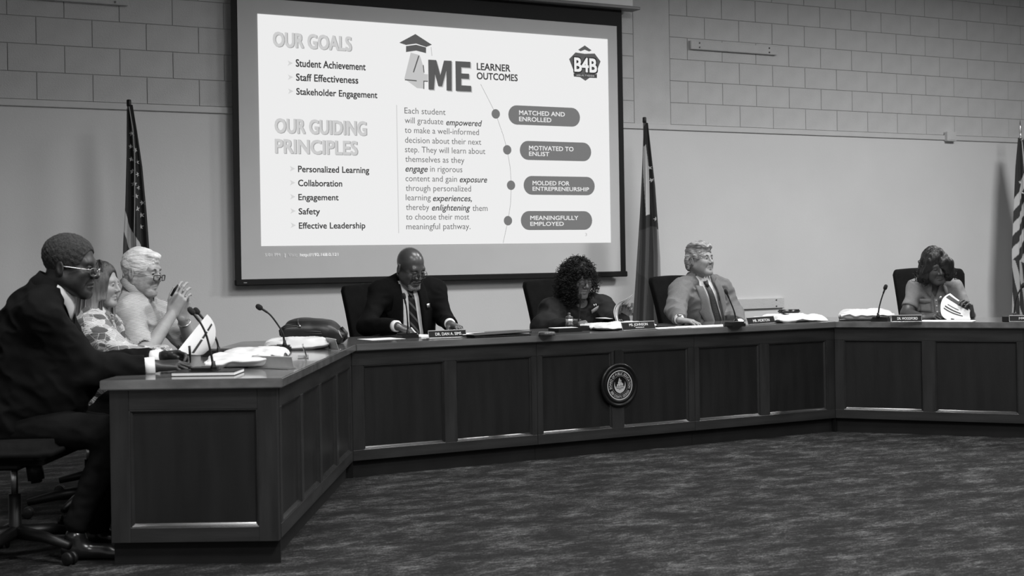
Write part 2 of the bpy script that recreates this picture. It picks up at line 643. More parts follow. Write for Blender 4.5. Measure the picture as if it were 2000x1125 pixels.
for (x0, x1, y0, y1, t1, t2) in ((1031, 1312, 412, 488, ('MATCHED AND', (1073, 450), 432, 1252), ('ENROLLED', (1073, 475), 457, 1199)),
                                 (1076, 1356, 552, 627, ('MOTIVATED TO', (1112, 589), 571, 1286), ('ENLIST', (1112, 611), 594, 1191)),
                                 (1091, 1370, 690, 764, ('MOLDED FOR', (1126, 726), 709, 1270), ('ENTREPRENEURSHIP', (1126, 748), 732, 1347)),
                                 (1080, 1360, 828, 903, ('MEANINGFULLY', (1117, 863), 846, 1305), ('EMPLOYED', (1117, 886), 870, 1248))):
    yy = SLY - 0.0008
    a = ony(*zs(x0, y1), yy)
    b = ony(*zs(x1, y1), yy)
    t = ony(*zs(x0, y0), yy)
    r = (t[2] - a[2]) / 2
    zc = (t[2] + a[2]) / 2
    V = []
    for k in range(13):
        an = PI / 2 + PI * k / 12
        V.append(srel(a[0] + r + r * math.cos(an), yy, zc + r * math.sin(an)))
    for k in range(13):
        an = -PI / 2 + PI * k / 12
        V.append(srel(b[0] - r + r * math.cos(an), yy, zc + r * math.sin(an)))
    link('pill', mesh(V, [tuple(range(26))]), emit('slide_ink_%03d' % int(PG * 1000), PG), slide)
    for tt in (t1, t2):
        sl_text(tt[0], tt[1], tt[2], tt[3], 0.83, 0.018, lift=0.0006)
# round badge at the top right of the slide
sl_poly([(1598, 297), (1655, 238), (1735, 250), (1825, 248), (1877, 318), (1838, 372), (1835, 425), (1742, 490), (1648, 425), (1645, 372)], DK, name='emblem')
sl_poly([(1678, 215), (1737, 176), (1798, 220), (1775, 230), (1737, 214), (1700, 228)], DK, name='emblem')
sl_text('B4B', (1645, 408), 275, 1845, 0.02, 0.075, conv=z5, lift=0.0004)
sl_text('B4B', (1648, 404), 278, 1842, 0.84, 0.03, conv=z5, lift=0.0010)
sl_poly([(1637, 425), (1655, 420), (1740, 432), (1845, 430), (1838, 448), (1845, 466), (1740, 462), (1640, 452), (1648, 438)], 0.06, name='emblem', lift=0.0006)
sl_text('#BUILT4BIBB', (1662, 446), 430, 1822, 0.5, 0.0, conv=z5, lift=0.0012)
sl_text('3', (1332, 926), 914, 1339, 0.45)
for (s, L, R, c, bd) in (('5:01 PM', (76, 1006), 135, 0.62, 0.0), ('|', (153, 1007), 156, 0.62, 0.0), ('Visit:', (168, 1007), 203, 0.52, 0.0), ('http://192.168.0.121', (213, 1006), 363, 0.85, 0.012)):
    sl_text(s, L, 994, R, c, bd, parent=slide)
# ================================================================ the council desk
TT = 0.752          # worktop height
TH = 0.040          # worktop thickness
BT = TT - TH        # cabinet top
PC0 = np.array([2.028, -5.44])
PC1 = np.array([3.20, -3.46])
PC2 = np.array([6.72, -3.46])
dA = (PC1 - PC0) / np.linalg.norm(PC1 - PC0)
aB = math.radians(-54)
dB = np.array([math.cos(aB), math.sin(aB)])
PC3 = PC2 + dB * 2.45
DEP = 0.735
nA = np.array([-dA[1], dA[0]])      # left of travel = behind the desk
nM = np.array([0.0, 1.0])
nB = np.array([-dB[1], dB[0]])


def offs_pt(p, d1, n1, d2, n2, off):
    """corner of two lines offset by off behind"""
    A = np.array([d1, -d2]).T
    b = (p + n2 * off) - (p + n1 * off)
    t = np.linalg.solve(A, b)
    return p + n1 * off + d1 * t[0]


def norm2(v):
    return np.array(v) / np.linalg.norm(v)


def plan(off, endtrim=0.0):
    d0, d1 = np.array(dA), np.array([1.0, 0.0])
    return [PC0 + nA * off + dA * endtrim, offs_pt(PC1, d0, nA, d1, nM, off), offs_pt(PC2, d1, nM, dB, nB, off), PC3 + nB * off - dB * endtrim]


fr_ = plan(0.0)
bk_ = plan(DEP)
top = empty('worktop', 'dark glossy wooden worktop running along the three-sided board desk', 'worktop', (4.9, -3.2, BT))


def topsec(quad):
    mb = MB()
    mb.prism([(p[0] - 4.9, p[1] + 3.2) for p in quad], 0.0, TH)
    bm = mb.bm
    bmesh.ops.recalc_face_normals(bm, faces=bm.faces[:])
    bmesh.ops.bevel(bm, geom=[e for e in bm.edges], offset=0.004, segments=2, affect='EDGES')
    return mb.build('worktop_section', M_TOP, top)


g = 0.0006
for i in range(3):
    topsec([fr_[i], fr_[i + 1], bk_[i + 1], bk_[i]])

ZP0, ZR0 = 0.095, 0.155       # plinth top, bottom rail top
ZRT = 0.628                   # underside of top rail
OV = 0.030                    # worktop overhang
RC = 0.016                    # panel recess


M_BEAD = mat('dark_wood_bead', 0.016, 0.24, spec=0.7, var=0.2, vscale=9, coat=0.4)
M_WOODV = mat('dark_wood_stile', 0.019, 0.36, var=0.35, vscale=7, stretch=(3, 3, 0.35), bump=0.04, bscale=40, spec=0.4, detail=6)


def unit(p, ang, width, npan, label, group, stiles, depth=0.55, end=False, zrt=ZRT):
    """cabinet run: p = front left foot (plan), local +x along the front, +y into the cabinet"""
    t = empty('desk_cabinet', label, 'cabinet', (p[0], p[1], 0.0), ang, group or 'panelled cabinets of the board desk')
    MB().b2((0.002, 0.045, 0.005), (width - 0.002, depth, BT - 0.002)).build('carcass', M_WOOD, t)
    MB().b2((0.0, 0.040, 0.0), (width, 0.05, ZP0)).build('plinth', M_PLINTH, t)
    e0_, e1_ = (stiles[0], width - stiles[-1]) if npan == 1 else (0.0, width)
    MB().b2((e0_, 0.0, zrt), (e1_, 0.045, BT - 0.001), 0.0015).build('top_rail', M_WOODH, t)
    MB().b2((e0_, 0.0, ZP0), (e1_, 0.045, ZR0), 0.0015).build('bottom_rail', M_WOODH, t)
    sw = stiles
    pw = (width - sum(sw)) / npan
    x = 0.0
    for i in range(npan + 1):
        MB().b2((x, 0.0004, ZR0 if npan > 1 else ZP0), (x + sw[i], 0.0446, zrt if npan > 1 else BT - 0.001), 0.0012).build('stile', M_WOODV, t)
        x += sw[i]
        if i < npan:
            pn = MB().b2((x, RC, ZR0), (x + pw, 0.044, zrt)).build('panel', M_WOOD, t)
            bw = 0.016
            mb = MB()
            for (lo, hi) in (((x, 0, ZR0), (x + pw, 0, ZR0 + bw)), ((x, 0, zrt - bw), (x + pw, 0, zrt))):
                zz0, zz1 = lo[2], hi[2]
                if zz0 < 0.4:
                    prof = [(0.001, zz0)] + [(0.001 + 0.0035 * (1 - math.cos(q_)), zz0 + 0.0035 * math.sin(q_)) for q_ in np.linspace(0, PI / 2, 5)] + [(0.0055, zz0 + 0.0040), (RC + 0.001, zz0 + bw), (RC + 0.001, zz0)]
                else:
                    prof = [(0.002, zz1), (RC + 0.001, zz1), (RC + 0.001, zz1 - bw), (0.010, zz1 - 0.011), (0.006, zz1 - 0.005), (0.002, zz1 - 0.004)]
                mb.prism(prof, x, x + pw, lambda a, b, h: (h, a, b))
            for (xa, xb, sgn) in ((x, x + bw, 1), (x + pw, x + pw - bw, -1)):
                prof = [(xa, 0.002), (xa + sgn * 0.004, 0.002), (xa + sgn * 0.005, 0.006), (xa + sgn * 0.011, 0.010), (xb, RC + 0.001), (xa, RC + 0.001)]
                mb.prism(prof, ZR0, zrt)
            smooth_by_angle(mb.build('bead', M_BEAD, pn), 40)
            x += pw
    return t


b0 = plan(OV, OV)
angA = math.atan2(dA[1], dA[0])
LA = np.linalg.norm(b0[1] - b0[0])
unit(b0[0] + dA * 0.062, angA, LA / 2 - 0.0635, 2, 'dark panelled desk cabinet at the near end of the left wing, facing inward', None, [0.05, 0.07, 0.035], 0.09)
unit(b0[0] + dA * LA / 2, angA, LA / 2, 2, 'dark panelled desk cabinet of the left wing, next to the left inner corner', None, [0.035, 0.07, 0.05], 0.09)
# end cap, seen square on
e0 = b0[0] + nA * (DEP - 2 * OV)
endw = DEP - 2 * OV
t = unit(e0 + dA * 0.0 - dA * 0.002, angA - PI / 2, endw, 1, 'dark panelled end cabinet closing the near end of the desk, one big recessed panel', None, [0.078, 0.078], 0.06)
bm_ = [b0[1], b0[2]]
LM = np.linalg.norm(bm_[1] - bm_[0])
cuts = [0.0, (4.385 - b0[1][0]), (5.555 - b0[1][0]), LM]
labs = ['dark panelled desk cabinet below the bald man, right of the left inner corner', 'dark panelled middle desk cabinet with the round seal on its front', 'dark panelled desk cabinet below the man in the light suit']
st = [[0.07, 0.075, 0.035], [0.035, 0.085, 0.045], [0.035, 0.075, 0.07]]
units = []
for i in range(3):
    units.append(unit(b0[1] + np.array([cuts[i] + 0.0008, 0]), 0.0, cuts[i + 1] - cuts[i] - 0.0016, 2, labs[i], None, st[i], 0.10, zrt=ZRT if i != 1 else ZRT))
LB = np.linalg.norm(b0[3] - b0[2])
unit(b0[2], aB, LB / 2, 2, 'dark panelled desk cabinet of the right wing, next to the right inner corner', None, [0.06, 0.075, 0.035], 0.10)
unit(b0[2] + dB * LB / 2, aB, LB / 2, 2, 'dark panelled desk cabinet of the right wing, cut by the right edge of the picture', None, [0.035, 0.075, 0.09], 0.10)

# posts filling the two inner corners
for (pt, n1, n2, d1, d2, u) in ((b0[1], nA, nM, -dA, np.array([1.0, 0]), units[0]), (b0[2], nM, nB, np.array([-1.0, 0]), dB, units[2])):
    bis = norm2(n1 + n2)
    q = [pt + bis * .0015, pt + d1 * .02 + n1 * .002, pt + d1 * .02 + n1 * .05, pt + bis * .075, pt + d2 * .02 + n2 * .05, pt + d2 * .02 + n2 * .002]
    q = [pt + bis * .002, pt + n1 * .048, pt + bis * .08, pt + n2 * .048]
    MB().prism([(a[0] - u.location.x, a[1] - u.location.y) for a in q], 0.0, BT - .001).build('corner_post', M_WOOD, u)

# ---------------------------------------------------------------- round seal on the middle cabinet
pc = ony(1208.5, 752, -3.43)
YF = -3.43
seal = empty('seal_plaque', 'round black plaque with a white ship seal on the front of the desk', 'seal', (pc[0], YF, pc[2]))
M_SEALB = mat('seal_black', 0.006, 0.32, var=0.1, spec=0.3)
M_SEALW = mat('seal_silver', 0.42, 0.5, var=0.08, vscale=60)
RX = Matrix.Rotation(PI / 2, 3, 'X')
SR = 0.142
MB().lathe([(0.137, 0.0), (0.137, 0.010), (0.131, 0.016), (0.121, 0.016), (0.116, 0.011), (0.110, 0.011), (0.106, 0.015), (0.100, 0.015), (0.096, 0.012), (0.0001, 0.012)], (0, 0.0, 0), 64, RX).build('disc', M_SEALB, seal, True)
MB().b2((-0.030, -0.010, 0.125), (0.026, -0.001, ZRT + 0.012 - pc[2]), 0.003).build('hanger_block', M_WOOD, seal)
YS = -0.0132


def ring(r0, r1, n, nm, bead=0):
    V, Fc = [], []
    if bead:
        for k in range(bead):
            a = 2 * PI * k / bead
            rm, rr = (r0 + r1) / 2, (r1 - r0) / 2
            b = len(V)
            for q in range(6):
                an = 2 * PI * q / 6
                V.append((rm * math.cos(a) + rr * math.cos(an), YS, rm * math.sin(a) + rr * math.sin(an)))
            Fc.append(tuple(range(b, b + 6)))
    else:
        for k in range(n):
            a = 2 * PI * k / n
            V += [(r0 * math.cos(a), YS, r0 * math.sin(a)), (r1 * math.cos(a), YS, r1 * math.sin(a))]
        for k in range(n):
            j = (k + 1) % n
            Fc.append((2 * k, 2 * k + 1, 2 * j + 1, 2 * j))
    return link(nm, mesh(V, Fc), M_SEALW, seal)


ring(0.0865, 0.0925, 64, 'rope_ring')
ring(0.0555, 0.0585, 0, 'dot_ring', 60)


def arc_text(s, r, a0, a1, cap, inward, nm):
    """letters along a circle from angle a0 to a1 (degrees, at the letter centres)"""
    mb_v, mb_f = [], []
    ms = [(ch, text_mesh(ch)) if ch != ' ' else (ch, (None, .30)) for ch in s]
    adv = [asp * (.8 if ch.islower() else 1.0) + .13 for ch, (me, asp) in ms]
    cen = np.cumsum(adv) - np.array(adv) / 2
    k_ = math.radians(abs(a1 - a0)) * r / (cen[-1] - cen[0]) / cap
    for i, (ch, (me, asp)) in enumerate(ms):
        if me is None:
            continue
        a = math.radians(a0 + (a1 - a0) * (cen[i] - cen[0]) / (cen[-1] - cen[0]))
        wd = asp * cap * k_
        embolden(me, .004 / max(wd / cap, .2) * .9, .012)
        up = np.array([math.cos(a), math.sin(a)]) * (-1 if inward else 1)
        rt = np.array([up[1], -up[0]])
        base = np.array([math.cos(a), math.sin(a)]) * r
        off = len(mb_v)
        for v in me.vertices:
            q = base + rt * ((v.co.x - 0.5) * wd) + up * ((v.co.y - 0.5) * cap)
            mb_v.append((q[0], YS - v.co.z, q[1]))
        for p in me.polygons:
            mb_f.append([off + k for k in p.vertices])
        bpy.data.meshes.remove(me)
    return link(nm, mesh(mb_v, mb_f), M_SEALW, seal)


arc_text('BOARD OF PUBLIC EDUCATION', 0.0722, 194, -14, 0.0175, False, 'lettering')
arc_text('BIBB COUNTY, GEORGIA', 0.0722, 212, 328, 0.0165, True, 'lettering')
# crescent
V, Fc = [], []
n = 40
for k in range(n + 1):
    a = math.radians(150 + 240 * k / n)
    w_ = math.sin(PI * k / n)
    ro, ri = 0.0485, 0.0485 - 0.017 * w_
    V += [(ro * math.cos(a) * 0.86, YS, ro * math.sin(a)), (ri * math.cos(a) * 0.86, YS, ri * math.sin(a) + 0.002 * w_)]
    if k:
        Fc.append((2 * k - 2, 2 * k - 1, 2 * k + 1, 2 * k))
link('crescent', mesh(V, Fc), M_SEALW, seal)
sv, sf = [], []


def pl(pts):
    b = len(sv)
    for (x, z) in pts:
        sv.append((x, YS - 0.0004, z))
    sf.append(tuple(range(b, b + len(pts))))


pl([(-0.030, -0.012), (0.030, -0.012), (0.024, -0.016), (-0.024, -0.016)])
pl([(-0.030, -0.008), (0.029, -0.006), (0.026, -0.0105), (-0.027, -0.0105)])
pl([(-0.024, -0.006), (-0.022, 0.006), (-0.012, 0.008), (-0.014, -0.006)])
pl([(-0.010, -0.005), (-0.012, 0.010), (0.002, 0.012), (0.001, -0.005)])
pl([(-0.016, 0.010), (-0.012, 0.024), (0.000, 0.024), (0.002, 0.013)])
pl([(-0.010, 0.025), (-0.006, 0.042), (-0.002, 0.046), (0.001, 0.026)])
pl([(0.003, 0.020), (0.004, 0.036), (0.010, 0.030), (0.012, 0.022)])
pl([(0.004, -0.004), (0.003, 0.018), (0.014, 0.018), (0.013, -0.004)])
pl([(0.015, -0.003), (0.016, 0.014), (0.023, 0.010), (0.024, -0.003)])
pl([(-0.003, -0.017), (0.003, -0.017), (0.0035, -0.046), (0.0, -0.054), (-0.003, -0.046)])
pl([(-0.022, -0.020), (-0.006, -0.020), (-0.008, -0.027), (-0.018, -0.026)])
pl([(0.006, -0.020), (0.022, -0.020), (0.018, -0.026), (0.008, -0.027)])
link('ship', mesh(sv, sf), M_SEALW, seal)
# ================================================================ implicit-surface modelling for people, bags, mailers
I3 = np.eye(3)


class Frame:
    def __init__(s, R=I3, t=(0, 0, 0), k=1.0):
        s.R, s.t, s.k = np.array(R, float), np.array(t, float), k

    def __call__(s, v):
        return s.R @ (np.array(v, float) * s.k) + s.t


ID = Frame()


def rotm(x=0, y=0, z=0):
    """degrees; Rz*Rx*Ry"""
    x, y, z = map(math.radians, (x, y, z))
    cx, sx, cy, sy, cz, sz = math.cos(x), math.sin(x), math.cos(y), math.sin(y), math.cos(z), math.sin(z)
    X = np.array([[1, 0, 0], [0, cx, -sx], [0, sx, cx]])
    Y = np.array([[cy, 0, sy], [0, 1, 0], [-sy, 0, cy]])
    Z = np.array([[cz, -sz, 0], [sz, cz, 0], [0, 0, 1]])
    return Z @ X @ Y


def norm(v):
    v = np.array(v, float)
    return v / max(np.linalg.norm(v), 1e-9)


class Cone:
    def __init__(s, a, b, ra, rb=None, fr=ID):
        s.a, s.b = fr(a), fr(b)
        s.ra = ra * fr.k
        s.rb = (ra if rb is None else rb) * fr.k
        m = max(s.ra, s.rb)
        s.lo, s.hi = np.minimum(s.a, s.b) - m, np.maximum(s.a, s.b) + m

    def d(s, P):
        ab = s.b - s.a
        q = P - s.a
        t = np.clip((q @ ab) / max(ab @ ab, 1e-12), 0, 1)
        return np.linalg.norm(q - t[..., None] * ab, axis=-1) - (s.ra + (s.rb - s.ra) * t)


class Ell:
    def __init__(s, c, r, R=I3, fr=ID):
        s.c = fr(c)
        s.r = np.array(r, float) * fr.k
        s.R = fr.R @ np.array(R, float)
        e = np.sqrt(((s.R * s.r) ** 2).sum(1))
        s.lo, s.hi = s.c - e, s.c + e

    def d(s, P):
        q = (P - s.c) @ s.R
        k0 = np.linalg.norm(q / s.r, axis=-1)
        k1 = np.linalg.norm(q / (s.r * s.r), axis=-1)
        return k0 * (k0 - 1.0) / np.maximum(k1, 1e-9)


class RBox:
    def __init__(s, c, h, r, R=I3, fr=ID):
        s.c = fr(c)
        s.h = np.array(h, float) * fr.k
        s.r = r * fr.k
        s.R = fr.R @ np.array(R, float)
        e = np.abs(s.R) @ s.h
        s.lo, s.hi = s.c - e, s.c + e

    def d(s, P):
        q = np.abs((P - s.c) @ s.R) - (s.h - s.r)
        return np.linalg.norm(np.maximum(q, 0), axis=-1) + np.minimum(q.max(-1), 0) - s.r


class Fn:
    def __init__(s, f, lo, hi):
        s.d, s.lo, s.hi = f, np.array(lo, float), np.array(hi, float)


BIG = 0.09


class Sdf:
    def __init__(s, lo, hi, vox):
        s.lo = np.array(lo, float)
        s.vox = vox
        s.n = np.ceil((np.array(hi) - s.lo) / vox).astype(int) + 1
        s.F = np.full(tuple(s.n), BIG, np.float32)

    def _sl(s, lo, hi, m):
        i0 = np.clip(np.floor((np.array(lo) - m - s.lo) / s.vox).astype(int), 0, s.n)
        i1 = np.clip(np.ceil((np.array(hi) + m - s.lo) / s.vox).astype(int) + 1, 0, s.n)
        if (i1 <= i0).any():
            return None, None
        ax = [(np.arange(i0[k], i1[k]) * s.vox + s.lo[k]).astype(np.float32) for k in range(3)]
        P = np.stack(np.meshgrid(*ax, indexing='ij'), -1)
        return tuple(slice(a, b) for a, b in zip(i0, i1)), P

    def add(s, p, k=0.0):
        sl, P = s._sl(p.lo, p.hi, k + 0.022)
        if sl is None:
            return s
        d = p.d(P).astype(np.float32)
        A = s.F[sl]
        if k > 0:
            h = np.maximum(k - np.abs(A - d), 0) / k
            s.F[sl] = np.minimum(A, d) - h * h * k * 0.25
        else:
            s.F[sl] = np.minimum(A, d)
        return s

    def sub(s, p, k=0.0):
        sl, P = s._sl(p.lo, p.hi, k + 0.022)
        if sl is None:
            return s
        d = -p.d(P).astype(np.float32)
        A = s.F[sl]
        if k > 0:
            h = np.maximum(k - np.abs(A - d), 0) / k
            s.F[sl] = np.maximum(A, d) + h * h * k * 0.25
        else:
            s.F[sl] = np.maximum(A, d)
        return s

    def all(s):
        return s._sl(s.lo, s.lo + s.n * s.vox, 0.0)

    def disp(s, f, band=0.03):
        sl, P = s.all()
        m = np.abs(s.F) < band
        s.F[m] += f(P[m]).astype(np.float32)
        return s

    def extract(s):
        Fv = s.F
        Fv = np.where(np.abs(Fv) < 1e-7, np.float32(1e-7), Fv)
        S = Fv < 0
        nx, ny, nz = Fv.shape
        cnt = np.zeros((nx - 1, ny - 1, nz - 1), np.int8)
        for a in (0, 1):
            for b in (0, 1):
                for c in (0, 1):
                    cnt += S[a:nx - 1 + a, b:ny - 1 + b, c:nz - 1 + c]
        act = (cnt > 0) & (cnt < 8)
        I = np.argwhere(act)
        idx = np.full(act.shape, -1, np.int64)
        idx[act] = np.arange(len(I))
        if len(I) == 0:
            return np.zeros((0, 3)), np.zeros((0, 4), int)
        pos = np.zeros((len(I), 3))
        num = np.zeros(len(I))
        cs = [(a, b, c) for a in (0, 1) for b in (0, 1) for c in (0, 1)]
        val = {c: Fv[I[:, 0] + c[0], I[:, 1] + c[1], I[:, 2] + c[2]] for c in cs}
        for c in cs:
            for ax in range(3):
                if c[ax] == 0:
                    e = list(c)
                    e[ax] = 1
                    fa, fb = val[c], val[tuple(e)]
                    m = (fa < 0) != (fb < 0)
                    t = np.where(m, fa / np.where(m, fa - fb, 1), 0)
                    p = np.tile(np.array(c, float), (len(I), 1))
                    p[:, ax] += t
                    pos[m] += p[m]
                    num[m] += 1
        pos = (pos / num[:, None] + I) * s.vox + s.lo
        quads = []
        for ax in range(3):
            u, v = (ax + 1) % 3, (ax + 2) % 3
            sa = [slice(None)] * 3
            sb = [slice(None)] * 3
            sa[ax] = slice(0, -1)
            sb[ax] = slice(1, None)
            A, B = S[tuple(sa)], S[tuple(sb)]
            E = np.argwhere(A != B)
            ok = (E[:, u] > 0) & (E[:, v] > 0) & (E[:, u] < act.shape[u]) & (E[:, v] < act.shape[v])
            E = E[ok]
            ins = A[E[:, 0], E[:, 1], E[:, 2]]
            q = []
            for (du, dv) in ((-1, -1), (0, -1), (0, 0), (-1, 0)):
                C = E.copy()
                C[:, u] += du
                C[:, v] += dv
                q.append(idx[C[:, 0], C[:, 1], C[:, 2]])
            q = np.stack(q, 1)
            q[~ins] = q[~ins][:, ::-1]
            quads.append(q)
        return pos, np.concatenate(quads)


def fast_mesh(V, Q):
    me = bpy.data.meshes.new('m')
    me.vertices.add(len(V))
    me.vertices.foreach_set('co', np.asarray(V, np.float32).ravel())
    me.loops.add(Q.size)
    me.loops.foreach_set('vertex_index', np.asarray(Q, np.int32).ravel())
    me.polygons.add(len(Q))
    me.polygons.foreach_set('loop_start', np.arange(0, Q.size, 4, dtype=np.int32))
    me.update(calc_edges=True)
    me.polygons.foreach_set('use_smooth', np.ones(len(Q), dtype=bool))
    return me


def join_vq(parts):
    V, Q, o = [], [], 0
    for v, q in parts:
        V.append(v)
        Q.append(q + o)
        o += len(v)
    return np.concatenate(V), np.concatenate(Q)


def bounds(ps):
    return np.min([p.lo for p in ps], 0), np.max([p.hi for p in ps], 0)


def noise_fn(freq, seed, octaves=3, aniso=(1, 1, 1)):
    r = np.random.default_rng(seed)
    D, ph, am = [], [], []
    for o in range(octaves):
        for _ in range(5):
            D.append(norm(r.normal(size=3)) * freq * (1.9 ** o) * np.array(aniso))
            ph.append(r.uniform(0, 6.28))
            am.append(0.55 ** o / 2.2)
    D, ph, am = np.array(D), np.array(ph), np.array(am)

    def f(P):
        out = np.zeros(len(P))
        for i in range(len(D)):
            out += am[i] * np.sin(P @ D[i] + ph[i])
        return out
    return f


# ---------------------------------------------------------------- body pieces
def head_prims(fr, p):
    """face looks along -Y of the frame; origin between the ears; returns (add list, sub list, late list)"""
    jw, nw, lip, fat = p.get('jaw', 1.0), p.get('nose', 1.0), p.get('lips', 1.0), p.get('fat', 1.0)
    A, S, T = [], [], []
    C = lambda a, b, r, r2=None: Cone(a, b, r, r2, fr)
    E = lambda c, r, R=I3: Ell(c, r, R, fr)
    A.append((E((0, .012, .040), (.076, .097, .088)), 0))
    A.append((E((0, -.030, -.030), (.061, .064, .080)), .03))
    for s in (-1, 1):
        A.append((C((s * .052 * jw, .005, -.045), (s * .026 * jw, -.066, -.092), .021 * fat, .017 * fat), .03))
        A.append((E((s * .040, -.064, -.020), (.026 * fat, .026, .026)), .025))
        A.append((E((s * .046 * fat, -.042, -.055), (.020 * fat, .030, .030)), .025))
    A.append((C((-.012, -.076, -.099), (.012, -.076, -.099), .017), .025))
    A.append((C((-.036, -.076, .029), (.036, -.076, .029), .0145), .022))
    for s in (-1, 1):
        S.append((E((s * .032, -.101, .011), (.019, .016, .012)), .014))
    A2 = []
    A2.append((C((0, -.088, .022), (0, -.110, -.020), .0075, .0115 * (.8 + .2 * nw)), .012))
    for s in (-1, 1):
        A2.append((E((s * .0125 * nw, -.099, -.025), (.0085 * nw, .011, .0085)), .006))
    fz = p.get('frown', .0035)
    A2.append((C((-.020, -.083, -.054 - fz), (0, -.093, -.053), .0062 * lip), .009))
    A2.append((C((.020, -.083, -.054 - fz), (0, -.093, -.053), .0062 * lip), .009))
    A2.append((C((-.017, -.083, -.066 - fz), (0, -.091, -.067), .0068 * lip), .009))
    A2.append((C((.017, -.083, -.066 - fz), (0, -.091, -.067), .0068 * lip), .009))
    S2 = [(C((-.024, -.089, -.060 - fz), (0, -.101, -.0595), .0018), .004), (C((.024, -.089, -.060 - fz), (0, -.101, -.0595), .0018), .004)]
    for s in (-1, 1):
        S2.append((C((s * .019 * nw, -.0985, -.024), (s * .033, -.0835, -.060), .0018), .007))
        S2.append((E((s * .0065 * nw, -.1045, -.0325), (.0038, .005, .003)), .003))
    ear = []
    for s in (-1, 1):
        Re = rotm(x=-12, z=s * 24)
        ear.append((E((s * .079, .014, -.004), (.0095, .020, .033), Re), .006))
        S2.append((E((s * .0905, .010, .000), (.0065, .0115, .020), Re), .005))
    lids = []
    o = p.get('open', 0.35)
    for s in (-1, 1):
        # upper and lower lid as arcs over the eyeball
        lids.append((C((s * .0185, -.0835, .010 + .004 * o), (s * .031, -.0915, .0130 + .006 * o), .0042), .004))
        lids.append((C((s * .044, -.0800, .009 + .004 * o), (s * .031, -.0915, .0130 + .006 * o), .0042), .004))
        lids.append((C((s * .020, -.0845, .006 - .001 * o), (s * .043, -.0810, .005 - .001 * o), .0036), .005))
        if o < 0.2:
            lids.append((E((s * .0315, -.0790, .010), (.0145, .0138, .0100)), .003))
    return A, S, A2 + ear + lids, S2


def eval_head(sdf, fr, p):
    A, S, T, S2 = head_prims(fr, p)
    for q, k in A:
        sdf.add(q, k * fr.k)
    for q, k in S:
        sdf.sub(q, k * fr.k)
    for q, k in T:
        sdf.add(q, k * fr.k)
    for q, k in S2:
        sdf.sub(q, k * fr.k)


def hand_prims(w, d, n, side, curl=(30, 35, 25), thumb=(0.5, 0.75, 0.35), k=1.0, spread=6, each=None, tcurl=20):
    """w wrist, d finger direction, n palm normal, side +1 left -1 right"""
    d = norm(d)
    n = norm(np.array(n) - np.dot(n, d) * d)
    s = np.cross(d, n) * (1 if side < 0 else -1)     # towards the thumb
    fr = Frame(np.stack([s, d, n], 1), w, k)
    out = []
    base = [(.028, .088, .0), (.0095, .093, -.002), (-.0095, .089, -.001), (-.027, .080, .002)]
    ln = [(.043, .026, .020), (.047, .030, .021), (.043, .028, .021), (.034, .021, .019)]
    rr = [.0088, .0090, .0085, .0076]
    for b, x0 in zip(base, (.015, .005, -.006, -.016)):
        out.append((Cone((x0, .004, 0), b, .0155, .0115, fr), .012))
    out.append((Ell((.004, .045, .004), (.034, .045, .014), I3, fr), .012))
    for i in range(4):
        cc = each[i] if each else curl
        p = np.array(base[i])
        ang = 0.0
        sp = math.radians(spread * (1.5 - i) / 1.5)
        r = rr[i]
        for j in range(3):
            ang += math.radians(cc[j])
            dr = np.array([math.sin(sp) * math.cos(ang), math.cos(sp) * math.cos(ang), math.sin(ang)])
            q = p + dr * ln[i][j]
            out.append((Cone(p, q, r, r * .92, fr), .004))
            p = q
            r *= .92
    p = np.array([.020, .018, .004])
    dr = norm(thumb)
    out.append((Cone((.008, .006, .002), p, .014, .015, fr), .012))
    q = p + dr * .044
    out.append((Cone(p, q, .0145, .0115, fr), .010))
    ax = norm(np.cross(dr, (-.4, .3, .8)))
    ddr = norm(dr + math.tan(math.radians(tcurl)) * np.array([-.55, .55, .25]))
    q2 = q + ddr * .031
    out.append((Cone(q, q2, .0112, .0098, fr), .004))
    dd2 = norm(ddr + math.tan(math.radians(tcurl)) * np.array([-.5, .4, .2]))
    out.append((Cone(q2, q2 + dd2 * .024, .0098, .0082, fr), .004))
    return out


def torso_frame(J):
    l = norm(J['SL'] - J['SR'])
    M = (J['SL'] + J['SR']) / 2
    u = norm(M - J['P'])
    l = norm(l - np.dot(l, u) * u)
    f = np.cross(l, u)
    return Frame(np.stack([l, -f, u], 1), M)


def torso_prims(J, g=0.0, w=1.0, belly=1.0, legs=False):
    fr = torso_frame(J)
    hw = np.linalg.norm(J['SL'] - J['SR']) / 2
    H = np.linalg.norm((J['SL'] + J['SR']) / 2 - J['P'])
    out = [(Ell((0, .012, -.15), (hw * .98 + g, .112 * w + g, .215 + g), I3, fr), 0.0),
           (Cone((-hw * .80, .008, -.022), (hw * .80, .008, -.022), .062 * w + g, None, fr), .05),
           (Ell((0, .0 - .012 * belly, -H * .72), (.150 * w + g, .118 * belly + g, .17 + g), I3, fr), .07),
           (Ell((0, .0, -H), (.168 * w + g, .125 * belly + g, .12 + g), I3, fr), .07)]
    for s, S in ((1, 'SL'), (-1, 'SR')):
        out.append((Cone(J['N'], J[S] + np.array([0, 0, .004]), .050 + g, .048 + g), .05))
    return out


def arm_prims(J, g=0.0, w=1.0, upto=1.0, sides=('L', 'R'), fore=True):
    out = []
    for s in sides:
        S, E, W = J['S' + s], J['E' + s], J['W' + s]
        out.append((Cone(S, S + (E - S) * upto, .056 * w + g, (.056 + (.046 - .056) * upto) * w + g), .045))
        if fore:
            out.append((Cone(E, W, .045 * w + g, .031 * w + g), .03))
    return out


